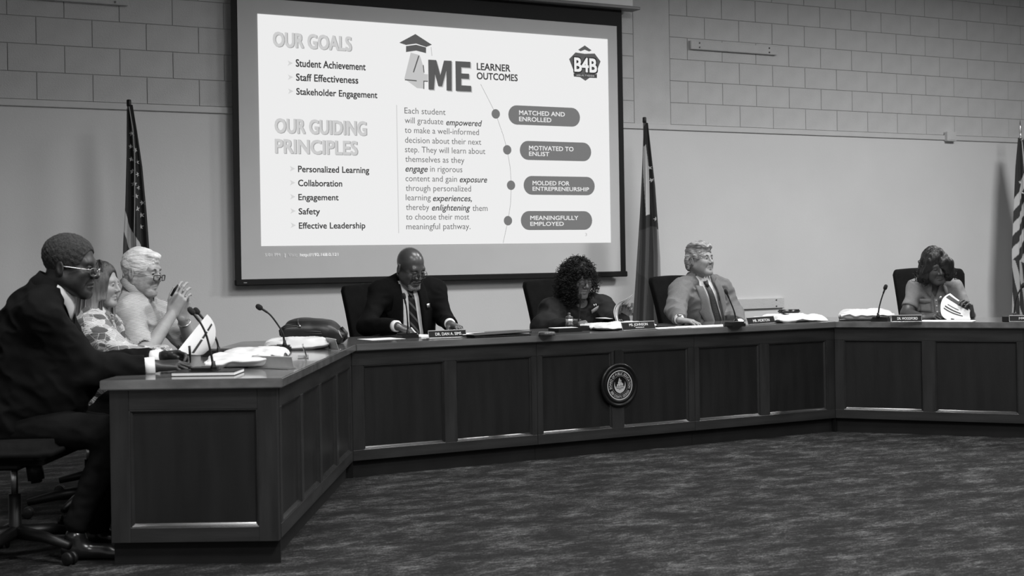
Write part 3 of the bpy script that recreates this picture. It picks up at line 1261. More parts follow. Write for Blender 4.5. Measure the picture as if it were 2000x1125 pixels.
def leg_pts(J):
    for s, sg in (('L', 1), ('R', -1)):
        if 'K' + s not in J:
            J['H' + s] = J['P'] + np.array([sg * .09, -.01, -.02])
            J['K' + s] = J['H' + s] + np.array([sg * .05, -.43, -.01])
            J['A' + s] = np.array([J['K' + s][0], J['K' + s][1] + .04, .085])


def leg_prims(J, g=0.0):
    out = []
    for s in 'LR':
        out.append((Cone(J['H' + s], J['K' + s], .082 + g, .060 + g), .04))
        out.append((Cone(J['K' + s], J['A' + s], .056 + g, .042 + g), .03))
    return out


def run(prims, vox, pad=0.02, lo=None, hi=None, post=None):
    a, b = bounds([p for p, k in prims])
    lo = a - pad if lo is None else np.maximum(a - pad, lo)
    hi = b + pad if hi is None else np.minimum(b + pad, hi)
    s = Sdf(lo, hi, vox)
    for p, k in prims:
        s.add(p, k)
    if post:
        post(s)
    return s


def bvh_of(V, Q):
    return BVHTree.FromPolygons([tuple(v) for v in V], [tuple(int(i) for i in q) for q in Q])


def patch(grid, bvh, fr, off, thick=0.004, dist=0.5):
    """grid[m][n] of (x,z) in the torso frame; cast along +Y (front to back) and lay a thin sheet on the hit"""
    m, n = len(grid), len(grid[0])
    fwd = Vector(tuple(fr.R @ np.array([0, 1.0, 0])))
    T = np.zeros((m, n, 3))
    last = None
    for i in range(m):
        for j in range(n):
            g_ = grid[i][j]
            o = fr((g_[0], -dist, g_[1]))
            hit = bvh.ray_cast(Vector(tuple(o)), fwd, 2.0)
            if hit[0] is None:
                q = last if last is not None else fr((g_[0], -.12, g_[1]))
                q = np.array(q)
            else:
                q = np.array(hit[0])
            last = q
            ex = g_[2] if len(g_) > 2 else 0.0
            T[i, j] = q - np.array(fwd) * (off + ex)
    # light smoothing of depth along the sheet
    return sheet_mesh(T, np.array(fwd) * thick)


def sheet_mesh(T, dv):
    m, n = T.shape[:2]
    V = np.concatenate([T.reshape(-1, 3), (T + dv).reshape(-1, 3)])
    Fc = []
    N = m * n
    for i in range(m - 1):
        for j in range(n - 1):
            a, b, c, d = i * n + j, i * n + j + 1, (i + 1) * n + j + 1, (i + 1) * n + j
            Fc += [(a, b, c, d), (N + a, N + d, N + c, N + b)]
    bd = [(0, j) for j in range(n)] + [(i, n - 1) for i in range(1, m)] + [(m - 1, j) for j in range(n - 2, -1, -1)] + [(i, 0) for i in range(m - 2, 0, -1)]
    bd = [i * n + j for i, j in bd]
    for a, b in zip(bd, bd[1:] + bd[:1]):
        Fc.append((b, a, N + a, N + b))
    bm = bmesh.new()
    vs = [bm.verts.new(v) for v in V]
    for f in Fc:
        try:
            bm.faces.new([vs[k] for k in f])
        except ValueError:
            pass
    bmesh.ops.recalc_face_normals(bm, faces=bm.faces[:])
    me = bpy.data.meshes.new('m')
    bm.to_mesh(me)
    bm.free()
    return me


def smooth_grid(T, it=2):
    for _ in range(it):
        Z = T.copy()
        Z[1:-1, 1:-1] = (T[:-2, 1:-1] + T[2:, 1:-1] + T[1:-1, :-2] + T[1:-1, 2:] + 2 * T[1:-1, 1:-1]) / 6
        T = Z
    return T


def strip_between(ptsA, ptsB, n=4):
    return [[tuple(np.array(a) + (np.array(b) - np.array(a)) * j / (n - 1)) for j in range(n)] for a, b in zip(ptsA, ptsB)]


def resample(pts, n):
    pts = np.array(pts, float)
    d = np.r_[0, np.cumsum(np.linalg.norm(np.diff(pts, axis=0), axis=1))]
    t = np.linspace(0, d[-1], n)
    return np.stack([np.interp(t, d, pts[:, k]) for k in range(pts.shape[1])], 1)
# ================================================================ people
def skin_mat(name, col, rough=0.42, spec=0.45):
    return mat(name, col, rough, var=0.10, vscale=26, bump=0.06, bscale=260, spec=spec)


M_EYEW = mat('eye_white', 0.38, 0.25)
M_IRIS = mat('eye_iris', 0.012, 0.15)


def glass_mat():
    m = bpy.data.materials.new('lens_glass')
    m.use_nodes = True
    nt = m.node_tree
    nt.nodes.remove(nt.nodes['Principled BSDF'])
    t = nd(nt, 'ShaderNodeBsdfTransparent')
    gl = nd(nt, 'ShaderNodeBsdfGlossy')
    gl.inputs['Roughness'].default_value = 0.05
    fz = nd(nt, 'ShaderNodeFresnel')
    fz.inputs['IOR'].default_value = 1.45
    mx = nd(nt, 'ShaderNodeMixShader')
    nt.links.new(fz.outputs[0], mx.inputs[0])
    nt.links.new(t.outputs[0], mx.inputs[1])
    nt.links.new(gl.outputs[0], mx.inputs[2])
    nt.links.new(mx.outputs[0], nt.nodes['Material Output'].inputs[0])
    return m


M_LENS = glass_mat()


def stripe_mat(name, c0, c1, scale, rough=0.8, axis='Z', dist=1.0, rot=(0, 0, 0), duty=0.62):
    m = bpy.data.materials.new(name)
    m.use_nodes = True
    nt = m.node_tree
    b = nt.nodes['Principled BSDF']
    b.inputs['Roughness'].default_value = rough
    b.inputs['Specular IOR Level'].default_value = 0.2
    tc = nd(nt, 'ShaderNodeTexCoord')
    mp = nd(nt, 'ShaderNodeMapping')
    mp.inputs['Rotation'].default_value = rot
    wv = nd(nt, 'ShaderNodeTexWave', wave_type='BANDS', bands_direction=axis)
    wv.inputs['Scale'].default_value = scale
    wv.inputs['Distortion'].default_value = dist
    wv.inputs['Detail Scale'].default_value = 1.2
    nt.links.new(tc.outputs['Object'], mp.inputs[0])
    nt.links.new(mp.outputs[0], wv.inputs['Vector'])
    r = nd(nt, 'ShaderNodeValToRGB')
    r.color_ramp.elements[0].position = duty - 0.07
    r.color_ramp.elements[1].position = duty + 0.07
    r.color_ramp.elements[0].color = (c0, c0, c0, 1)
    r.color_ramp.elements[1].color = (c1, c1, c1, 1)
    nt.links.new(wv.outputs['Fac'], r.inputs[0])
    nt.links.new(r.outputs[0], b.inputs['Base Color'])
    return m


def print_mat(name, levels, scale, rough=0.8):
    """patchwork print of flat grey shapes with pale outlines"""
    m = bpy.data.materials.new(name)
    m.use_nodes = True
    nt = m.node_tree
    b = nt.nodes['Principled BSDF']
    b.inputs['Roughness'].default_value = rough
    b.inputs['Specular IOR Level'].default_value = 0.2
    tc = nd(nt, 'ShaderNodeTexCoord')
    mp = nd(nt, 'ShaderNodeMapping')
    mp.inputs['Scale'].default_value = (1, 1.0, 1.6)
    mp.inputs['Rotation'].default_value = (0.5, 0.3, 0.2)
    v = nd(nt, 'ShaderNodeTexVoronoi', distance='CHEBYCHEV')
    v.inputs['Scale'].default_value = scale
    e = nd(nt, 'ShaderNodeTexVoronoi', feature='DISTANCE_TO_EDGE')
    e.inputs['Scale'].default_value = scale
    nt.links.new(tc.outputs['Object'], mp.inputs[0])
    nt.links.new(mp.outputs[0], v.inputs['Vector'])
    nt.links.new(mp.outputs[0], e.inputs['Vector'])
    sp = nd(nt, 'ShaderNodeSeparateColor')
    nt.links.new(v.outputs['Color'], sp.inputs[0])
    r = nd(nt, 'ShaderNodeValToRGB')
    r.color_ramp.interpolation = 'CONSTANT'
    n = len(levels)
    els = r.color_ramp.elements
    while len(els) < n:
        els.new(0.5)
    for i, c in enumerate(levels):
        els[i].position = i / n
        els[i].color = (c, c, c, 1)
    nt.links.new(sp.outputs[0], r.inputs[0])
    wv = nd(nt, 'ShaderNodeTexWave')
    wv.inputs['Scale'].default_value = scale * 1.6
    wv.inputs['Distortion'].default_value = 4
    nt.links.new(mp.outputs[0], wv.inputs['Vector'])
    g = nd(nt, 'ShaderNodeMath', operation='GREATER_THAN')
    g.inputs[1].default_value = 0.88
    nt.links.new(wv.outputs['Fac'], g.inputs[0])
    l = nd(nt, 'ShaderNodeMath', operation='LESS_THAN')
    l.inputs[1].default_value = 0.012
    nt.links.new(e.outputs['Distance'], l.inputs[0])
    mx0 = nd(nt, 'ShaderNodeMix', data_type='RGBA')
    nt.links.new(g.outputs[0], mx0.inputs[0])
    nt.links.new(r.outputs[0], mx0.inputs[6])
    mx0.inputs[7].default_value = (.05, .05, .05, 1)
    mx = nd(nt, 'ShaderNodeMix', data_type='RGBA')
    nt.links.new(l.outputs[0], mx.inputs[0])
    nt.links.new(mx0.outputs[2], mx.inputs[6])
    mx.inputs[7].default_value = (.62, .62, .62, 1)
    nt.links.new(mx.outputs[2], b.inputs['Base Color'])
    return m


class Person:
    def __init__(s, label, xy, rz, group=None):
        s.root = empty('person', label, 'person', (xy[0], xy[1], 0.0), rz, group or 'people seated at the board desk')
        s.rz = rz
        c, sn = math.cos(rz), math.sin(rz)
        s.R = np.array([[c, -sn, 0], [sn, c, 0], [0, 0, 1]])
        s.t = np.array([xy[0], xy[1], 0.0])
        s.J = {}

    def w2l(s, p):
        return s.R.T @ (np.asarray(p) - s.t)

    def l2w(s, p):
        return s.R @ np.asarray(p) + s.t

    def joints(s, **kw):
        for k, v in kw.items():
            s.J[k] = s.w2l(v)
        leg_pts(s.J)

    def head(s, world, yaw, pitch, roll, k, **p):
        s.hf = Frame(rotm(x=pitch, y=roll, z=yaw), s.w2l(world), k)
        s.hp = p

    def skin(s, m, hands, vh=0.0030, vhand=0.0028, bare=False):
        J, hf = s.J, s.hf
        parts = []
        # head and neck
        nb = J['N'] - np.array([0, 0, .03])
        neck = Cone(hf((0, .030, -.045)), nb, .052 * hf.k * s.hp.get('neck', 1), .062 * s.hp.get('neck', 1))
        lo = hf((0, 0, 0)) - .155 * hf.k
        hi = hf((0, 0, 0)) + .155 * hf.k
        lo[2] = min(lo[2], nb[2] - .0)
        sd = Sdf(lo, hi, vh)
        eval_head(sd, hf, s.hp)
        sd.add(neck, .025)
        if s.hp.get('wr', 0):
            nf = noise_fn(190, 3, 2, (1, 1, 1.6))
            sd.disp(lambda P: s.hp['wr'] * nf(P), .02)
        parts.append(sd.extract())
        # hands
        for side, h in hands.items():
            pr = hand_prims(J['W' + side], h['d'], h['n'], 1 if side == 'L' else -1, **{k: v for k, v in h.items() if k not in 'dn'})
            E = J['E' + side]
            W = J['W' + side]
            pr.insert(0, (Cone(W + (E - W) * .35, W, .034, .027), 0))
            pr = [pr[0]] + [(a, b) for a, b in pr[1:]]
            sd = run(pr, vhand, pad=.012)
            parts.append(sd.extract())
        # body, mostly under the clothes
        bp = torso_prims(J, -.006) + arm_prims(J, .0 if bare else -.006, .94 if bare else 1.0) + leg_prims(J, -.008)
        bp.append((Cone(J['N'], hf((0, .03, -.05)), .05, .045), .03))
        sd = run(bp, .0075 if bare else .010)
        parts.append(sd.extract())
        V, Q = join_vq(parts)
        s.body = link('body', fast_mesh(V, Q), m, s.root)
        # eyes
        for sg in (-1, 1):
            c = hf((sg * .0315, -.0785, .0095))
            mb = MB()
            mb.sphere((0, 0, 0), .0125 * hf.k, 14, 10)
            me = mb.me()
            me.materials.append(M_EYEW)
            me.materials.append(M_IRIS)
            Rz = Matrix([list(r) for r in hf.R]).to_4x4()
            gz = s.hp.get('gaze', (0, 0))
            for pl_ in me.polygons:
                v = Vector(pl_.center).normalized()
                if v.dot(Vector((math.sin(math.radians(gz[0])), -math.cos(math.radians(gz[0])), math.sin(math.radians(gz[1])))).normalized()) > 0.80:
                    pl_.material_index = 1
            me.transform(Matrix.Translation(Vector(tuple(c))) @ Rz)
            link('eye', me, None, s.body, True)
        return s.body

    def cloth(s, name, prims, m, vox=.0065, post=None, wr=.0035, wf=34, seed=1, aniso=(1, 1, 1.3), parent=None, lo=None, hi=None, cuts=()):
        sd = run(prims, vox, pad=.03, lo=lo, hi=hi)
        if wr:
            nf = noise_fn(wf, seed, 3, aniso)
            nf2 = noise_fn(wf * .45, seed + 9, 2, aniso)

            def f(P):
                a = nf(P)
                return -wr * (1 - 2 * np.abs(a)) * .6 - wr * .8 * nf2(P)
            sd.disp(f, .03)
        if post:
            post(sd)
        for c, ax, r in cuts:
            sd.sub(Fn(lambda q, c=c, ax=ax, r=r: np.maximum(-(q - c) @ ax, np.linalg.norm(q - c, axis=-1) - r), c - r, c + r), 0)
        V, Q = sd.extract()
        o = link(name, fast_mesh(V, Q), m, parent or s.root)
        return o

    def sleeve_cuts(s, back=.030, sides='LR', r=.12):
        out = []
        for q in sides:
            ax = norm(s.J['W' + q] - s.J['E' + q])
            out.append((s.J['W' + q] - ax * back, ax, r))
        return out

    def coarse(s, prims):
        V, Q = run(prims, .011).extract()
        return bvh_of(V, Q)

    def legs(s, m, shoe_m, vox=.011):
        J = s.J
        pr = [(Ell(J['P'], (.172, .135, .11)), 0)] + leg_prims(J, .012)
        s.cloth('trousers', pr, m, vox, wr=.003, seed=5)
        for sd_ in 'LR':
            a = J['A' + sd_]
            pr = [(Cone((a[0], a[1] + .035, .038), (a[0], a[1] - .13, .030), .037, .033), 0), (Cone((a[0], a[1], .05), (a[0], a[1] + .01, .09), .042, .045), .03), (Ell((a[0], a[1] - .16, .026), (.043, .055, .026)), .02)]

            def post(q, a=a):
                q.sub(Fn(lambda P: P[..., 2] - .004, (a[0] - .3, a[1] - .4, -.2), (a[0] + .3, a[1] + .3, .0)), 0)
            s.cloth('shoe', pr, shoe_m, .008, wr=0, post=post)

    def vcut(s, fr, zt, zb, wt, wb, xc=0.0, xb=None):
        """opening: half width wt at zt (torso frame) to wb at zb"""
        xb = xc if xb is None else xb

        def hwf(z):
            t = np.clip((zt - z) / (zt - zb), 0, 1)
            return wt + (wb - wt) * t, xc + (xb - xc) * t

        def post(sd):
            def d(P):
                q = (P - fr.t) @ fr.R
                hw, x0 = hwf(q[..., 2])
                return np.maximum(np.maximum(np.abs(q[..., 0] - x0) - hw, q[..., 1] - .0), zb - q[..., 2])
            a = s.J['N'] - .45
            b = s.J['N'] + .35
            a[2] = s.J['N'][2] - .8
            sd.sub(Fn(d, a, b), .004)
            up = fr.R[:, 2]
            sd.sub(Cone(s.J['N'] - up * .0, s.J['N'] + up * .25, .060), .006)
        return post

    def collar(s, name, m, N, R, r_in, r_out, h_top, h_bot, gap=22, drop=.03, flare=.0, thick=.003, parent=None, fwd=0.0, tilt=.012, ry=1.0):
        n = 40
        T = np.zeros((n, 5, 3))
        for i in range(n):
            ph = math.radians(gap + (360 - 2 * gap) * i / (n - 1))
            e = min(ph, 2 * PI - ph) - math.radians(gap)
            q = math.exp(-(e / math.radians(26)) ** 2)
            prof = [(r_in, h_bot + .004), (r_in, h_top - .004), (r_in + .004, h_top), ((r_in + r_out) / 2 + .004, (h_top + h_bot - drop * q) / 2), (r_out + flare * q, h_bot - drop * q)]
            for j, (r, h) in enumerate(prof):
                h2 = h + tilt * (-math.cos(ph))
                T[i, j] = N + R @ np.array([r * math.sin(ph), -r * ry * math.cos(ph) - fwd * q * (j >= 3), h2])
        V = T.reshape(-1, 3)
        Fc = []
        for i in range(n - 1):
            for j in range(4):
                Fc.append((i * 5 + j, i * 5 + j + 1, (i + 1) * 5 + j + 1, (i + 1) * 5 + j))
        me = mesh(V, Fc)
        o = link(name, me, m, parent or s.root, True)
        md = o.modifiers.new('solid', 'SOLIDIFY')
        md.thickness = thick
        md.offset = 0
        return o

    def put(s, name, me, m, parent=None, smooth=True):
        return link(name, me, m, parent or s.root, smooth)

    def glasses(s, m, rim=.0013, w=.0235, h=.0165, z=.004, y=-.108, slip=0.0, rimless=False, temple=.0012, square=.55, tm=None):
        fr = s.hf
        root = None
        mb = MB()
        outs = []
        for sg in (-1, 1):
            pts = []
            for k in range(28):
                a = 2 * PI * k / 28
                ca, sa = math.cos(a), math.sin(a)
                ex = 2 / (2 + 3 * square)
                px = w * math.copysign(abs(ca) ** ex, ca)
                pz = h * math.copysign(abs(sa) ** ex, sa)
                yy = y + .010 * ((sg * .032 + px) / .055) ** 2
                pts.append(fr((sg * .0325 + px, yy + slip * .3, z + pz)))
            outs.append(pts)
            mb.tube(pts, rim * fr.k, 5, closed=True)
        mb.tube([fr((-.010, y - .0005, z + .004)), fr((0, y - .002, z + .007)), fr((.010, y - .0005, z + .004))], rim * fr.k, 6)
        o = mb.build('glasses', m, s.root, True)
        for sg in (-1, 1):
            tmb = MB()
            tmb.tube([fr((sg * .0545, y + .010, z + .008)), fr((sg * .068, y + .03, z + .009)), fr((sg * .0785, -.01, z + .010)), fr((sg * .0815, .012, z + .012)), fr((sg * .079, .030, z - .008))], temple * fr.k, 6)
            tmb.build('temple', tm or m, o, True)
            pts = outs[0 if sg < 0 else 1]
            link('lens', mesh(pts, [tuple(range(28))]), M_LENS, o)
        return o


def hair_sdf(fr, grow, cut, seed, amp=.004, freq=90, vox=.0035, extra=(), subs=(), blend=.02, aniso=(1, 1, 1)):
    """cap of hair over the cranium; cut = list of ellipsoids/cones (local) removed so that face, ears and neck stay free"""
    a = [Ell((0, .013, .042), (.076 + grow, .097 + grow, .088 + grow), I3, fr)] + list(extra)
    lo, hi = bounds(a)
    sd = Sdf(lo - .02, hi + .02, vox)
    for i, q in enumerate(a):
        sd.add(q, 0 if i == 0 else blend)
    nf = noise_fn(freq, seed, 3, aniso)
    sd.disp(lambda P: -amp * nf(P), .03)
    for q, k in cut:
        sd.sub(q, k)
    V, Q = sd.extract()
    return fast_mesh(V, Q)


def stdcut(fr, front=-.125, fz=-.02, fw=.085, fh=.088, fy=.10, ear=True, nape=-.045):
    c = [(Ell((0, front, fz), (fw, fy, fh), I3, fr), .006)]
    for s in (-1, 1):
        c.append((Ell((s * .092, -.050, -.055), (.040, .062, .052), I3, fr), .006))
        if ear:
            c.append((Ell((s * .088, .014, -.012), (.020, .026, .036), I3, fr), .004))
    c.append((RBox((0, .03, nape - .10), (.2, .2, .10), .01, rotm(x=-12), fr), .006))
    return c


def lapels(P, fr, bvh, m, parent, zt, zb, wt, wb, wid=.075, notch=.62, xc=0.0, xb=None, n=14, off=.007):
    xb = xc if xb is None else xb
    for sg in (-1, 1):
        inner, outer = [], []
        for i in range(n):
            t = i / (n - 1)
            z = zt + (zb - zt) * t
            hw = wt + (wb - wt) * t
            x0 = xc + (xb - xc) * t
            if t < 1 - notch:
                k = t / (1 - notch)
                wdt = wid * (.62 + .18 * k)
                zo = z - .012 + .03 * (1 - k)
            else:
                k = (t - (1 - notch)) / notch
                wdt = wid * (1.0 * (1 - k) ** .8 + .05)
                zo = z + .012 * (1 - k)
            inner.append((x0 + sg * (hw - .003), z))
            outer.append((x0 + sg * (hw + wdt), zo))
        g = strip_between(inner, outer, 5)
        g = [[(a[0], a[1], .004 * (1 - j / 4)) for j, a in enumerate(r)] for r in g]
        P.put('lapel', patch(g, bvh, fr, off, .005), m, parent)


def tie(P, fr, bvh, m, parent, zt, zb, x0, x1, w0=.020, w1=.040, off=.006):
    n = 14
    A, B = [], []
    for i in range(n):
        t = i / (n - 1)
        z = zt + (zb - zt) * t
        x = x0 + (x1 - x0) * t
        w = w0 + (w1 - w0) * min(1, t * 1.3)
        A.append((x - w, z))
        B.append((x + w, z))
    g = strip_between(A, B, 5)
    g = [[(a[0], a[1], .003 * (1 - ((j - 2) / 2) ** 2)) for j, a in enumerate(r)] for r in g]
    o = P.put('tie', patch(g, bvh, fr, off, .004), m, parent)
    # knot
    kn = [(x0 - .020, zt + .030), (x0 - .018, zt + .012), (x0 - .012, zt - .006)]
    kb = [(x0 + .020, zt + .030), (x0 + .018, zt + .012), (x0 + .012, zt - .006)]
    g = strip_between(kn, kb, 5)
    g = [[(a[0], a[1], .008 * (1 - ((j - 2) / 2) ** 2)) for j, a in enumerate(r)] for r in g]
    P.put('tie_knot', patch(g, bvh, fr, off + .004, .006), m, o)
    return o


def watch(P, side, m_band, m_case, k=.93):
    W, E = P.J['W' + side], P.J['E' + side]
    ax = norm(W - E)
    c = E + (W - E) * k
    up = np.array([0, 0, 1.0])
    a = norm(np.cross(ax, up))
    b = np.cross(a, ax)
    r = .0315
    pts = [c + (a * math.cos(2 * PI * i / 20) + b * math.sin(2 * PI * i / 20)) * r for i in range(20)]
    mb = MB().tube(pts, .005, 6, closed=True)
    o = mb.build('watch', m_band, P.root, True)
    M = Matrix([list(v) for v in np.stack([a, ax, b], 1)])
    MB().lathe([(.017, 0), (.017, .006), (.014, .008)], tuple(c + b * r), 16, M).build('watch_face', m_case, o, True)
    return o


def tube_along(P, name, pts, r, m, parent=None, n=6):
    return MB().tube(pts, r, n).build(name, m, parent or P.root, True)


M_SHOE = mat('black_shoe_leather', 0.012, 0.25)
M_TROUS = mat('dark_trouser_cloth', 0.006, 0.95, spec=0.1, var=0.1, vscale=40)
M_SHIRT = mat('white_shirt_cotton', 0.70, 0.8, var=0.02, vscale=60, bump=0.02, bscale=300)
M_GOLD = mat('pin_metal', 0.5, 0.3, metal=0.8)

HANDS_FLAT = dict(curl=(18, 22, 14), thumb=(.65, .7, .15))

# ---------------------------------------------------------------- 1. bald man in dark suit
def bald_man():
    P = Person('bald bearded person in glasses and dark suit with striped tie, writing at the desk', ony(797, 700, -2.43)[:2], 0.0)
    P.joints(P=np.array([*ony(796, 700, -2.40)[:2], .57]), N=ony(796, 549, -2.44), SR=ony(741, 574, -2.49), SL=ony(848, 571, -2.49),
             ER=ony(716, 637, -2.60), WR=ony(775, 637, -2.90), EL=ony(869, 622, -2.60), WL=ony(879, 633, -2.86))
    P.head(ony(801, 524, -2.56), 14, 26, -3, 1.03, jaw=1.02, nose=1.35, lips=1.2, fat=1.1, open=0.12, neck=1.1, gaze=(0, -25))
    P.skin(skin_mat('skin_dark_brown', 0.055, 0.30, 0.6), {
        'R': dict(d=(.92, -.25, -.33), n=(-.25, .35, -.9), k=1.08, each=[(22, 24, 15), (30, 30, 20), (38, 36, 25), (45, 42, 28)], thumb=(.35, .85, .45)),
        'L': dict(d=(.20, -.95, -.22), n=(0, -.25, -1), curl=(28, 30, 20), thumb=(.7, .6, .2))})
    J = P.J
    fr = torso_frame(J)
    sp = torso_prims(J, .004)
    shirt = P.cloth('shirt', sp, M_SHIRT, .008, wr=.002, seed=3)
    bs = P.coarse(sp)
    jm = mat('black_suit_cloth', 0.0048, 0.9, var=0.15, vscale=60, bump=0.03, bscale=200, spec=0.1)
    jp = torso_prims(J, .020, 1.02) + arm_prims(J, .012, 1.04)
    bj = P.coarse(jp[:6])
    zt, zb, wt, wb = .075, -.40, .056, .084
    jk = P.cloth('jacket', jp, jm, .0065, post=P.vcut(fr, zt, zb, wt, wb, -.018, -.018), cuts=P.sleeve_cuts(.022), wr=.0050, wf=22, seed=11)
    lapels(P, fr, bj, jm, jk, .078, zb, wt, wb, .085, xc=-.018, xb=-.018)
    tm = stripe_mat('striped_tie_silk', 0.010, 0.09, 7.5, 0.5, 'X', 0.0, (0, 0.75, 0), 0.82)
    tie(P, fr, bs, tm, shirt, .005, -.42, -.010, .000, .020, .038)
    P.collar('shirt_collar', M_SHIRT, J['N'] + np.array([-.004, -.014, .004]), fr.R @ rotm(x=10), .064, .084, .042, -.010, 18, .055, .012, parent=shirt, fwd=.018)
    P.collar('jacket_collar', jm, J['N'] + np.array([0, -.004, -.006]), fr.R @ rotm(x=8), .069, .090, .030, -.022, 62, .01, parent=jk)
    for sd_ in 'RL':
        ax = norm(J['W' + sd_] - J['E' + sd_])
        MB().tube([J['W' + sd_] - ax * .03, J['W' + sd_] + ax * .006], [.036, .035], 16).build('shirt_cuff', M_SHIRT, shirt, True)
    P.legs(M_TROUS, M_SHOE)
    P.glasses(mat('black_frame', 0.01, 0.3), .0016, .024, .0165, z=-.002, y=-.113)
    # grey beard around the chin and mouth
    hf = P.hf
    bd = Sdf(hf((0, -.06, -.08)) - .07, hf((0, -.06, -.08)) + .075, .0032)
    for a, b, r0, r1 in (((-.046, -.058, -.060), (-.026, -.080, -.098), .012, .016), ((.046, -.058, -.060), (.026, -.080, -.098), .012, .016), ((-.026, -.080, -.098), (.026, -.080, -.098), .0175, .0175), ((-.02, -.092, -.047), (.02, -.092, -.047), .0055, .0055), ((-.03, -.080, -.062), (-.022, -.090, -.047), .006, .0055), ((.03, -.080, -.062), (.022, -.090, -.047), .006, .0055)):
        bd.add(Cone(a, b, r0, r1, hf), .008)
    bd.sub(Ell((0, -.10, -.061), (.021, .03, .010), I3, hf), .004)
    nf = noise_fn(500, 4, 2)
    bd.disp(lambda q: -.0012 * nf(q), .01)
    V, Q = bd.extract()
    P.put('beard', fast_mesh(V, Q), mat('grey_beard', 0.14, 0.8, var=0.6, vscale=180), P.body)
    # lapel pin
    g = [[(.085 + .012 * i, -.055 - .014 * j) for j in range(3)] for i in range(3)]
    P.put('lapel_pin', patch(g, bj, fr, .016, .003), M_GOLD, jk)
    return P


# ---------------------------------------------------------------- 2. woman with curly hair
def curl_hair(P, centre, radii, n, seed, m, name='curls', rad=(.007, .011), ln=(.035, .06), tr=.0021, zmin=-9, face=None, parent=None):
    r = np.random.default_rng(seed)
    V, Fc = [], []
    cnt = 0
    hf = P.hf
    while cnt < n:
        d = norm(r.normal(size=3))
        c = np.array(centre) + d * np.array(radii) * r.uniform(.86, 1.04)
        if face is not None and face(c):
            continue
        cnt += 1
        dr = norm(d * .55 + np.array([0, 0, -.75]) + r.normal(size=3) * .35)
        a = norm(np.cross(dr, d + .01))
        b = np.cross(dr, a)
        L_ = r.uniform(*ln)
        R_ = r.uniform(*rad)
        ph = r.uniform(0, 6.28)
        tn = r.uniform(1.3, 2.2)
        N = 13
        ring0 = None
        pts = []
        for i in range(N):
            t = i / (N - 1)
            an = ph + tn * 2 * PI * t
            pts.append(hf(c + dr * L_ * (t - .3) + (a * math.cos(an) + b * math.sin(an)) * R_ * (.6 + .4 * t)))
        for i in range(N):
            tg = norm(pts[min(i + 1, N - 1)] - pts[max(i - 1, 0)])
            e1 = norm(np.cross(tg, (0.3, .2, .9)))
            e2 = np.cross(tg, e1)
            rr = tr * (1 - .5 * abs(2 * i / (N - 1) - 1) ** 3)
            for k in range(3):
                an = 2 * PI * k / 3
                V.append(pts[i] + (e1 * math.cos(an) + e2 * math.sin(an)) * rr)
            if i:
                o = len(V) - 6
                for k in range(3):
                    Fc.append((o + k, o + (k + 1) % 3, o + 3 + (k + 1) % 3, o + 3 + k))
    V = np.array(V)
    me = fast_mesh(V, np.array(Fc))
    o = P.put(name, me, m, parent)
    o['kind'] = 'stuff'
    return o


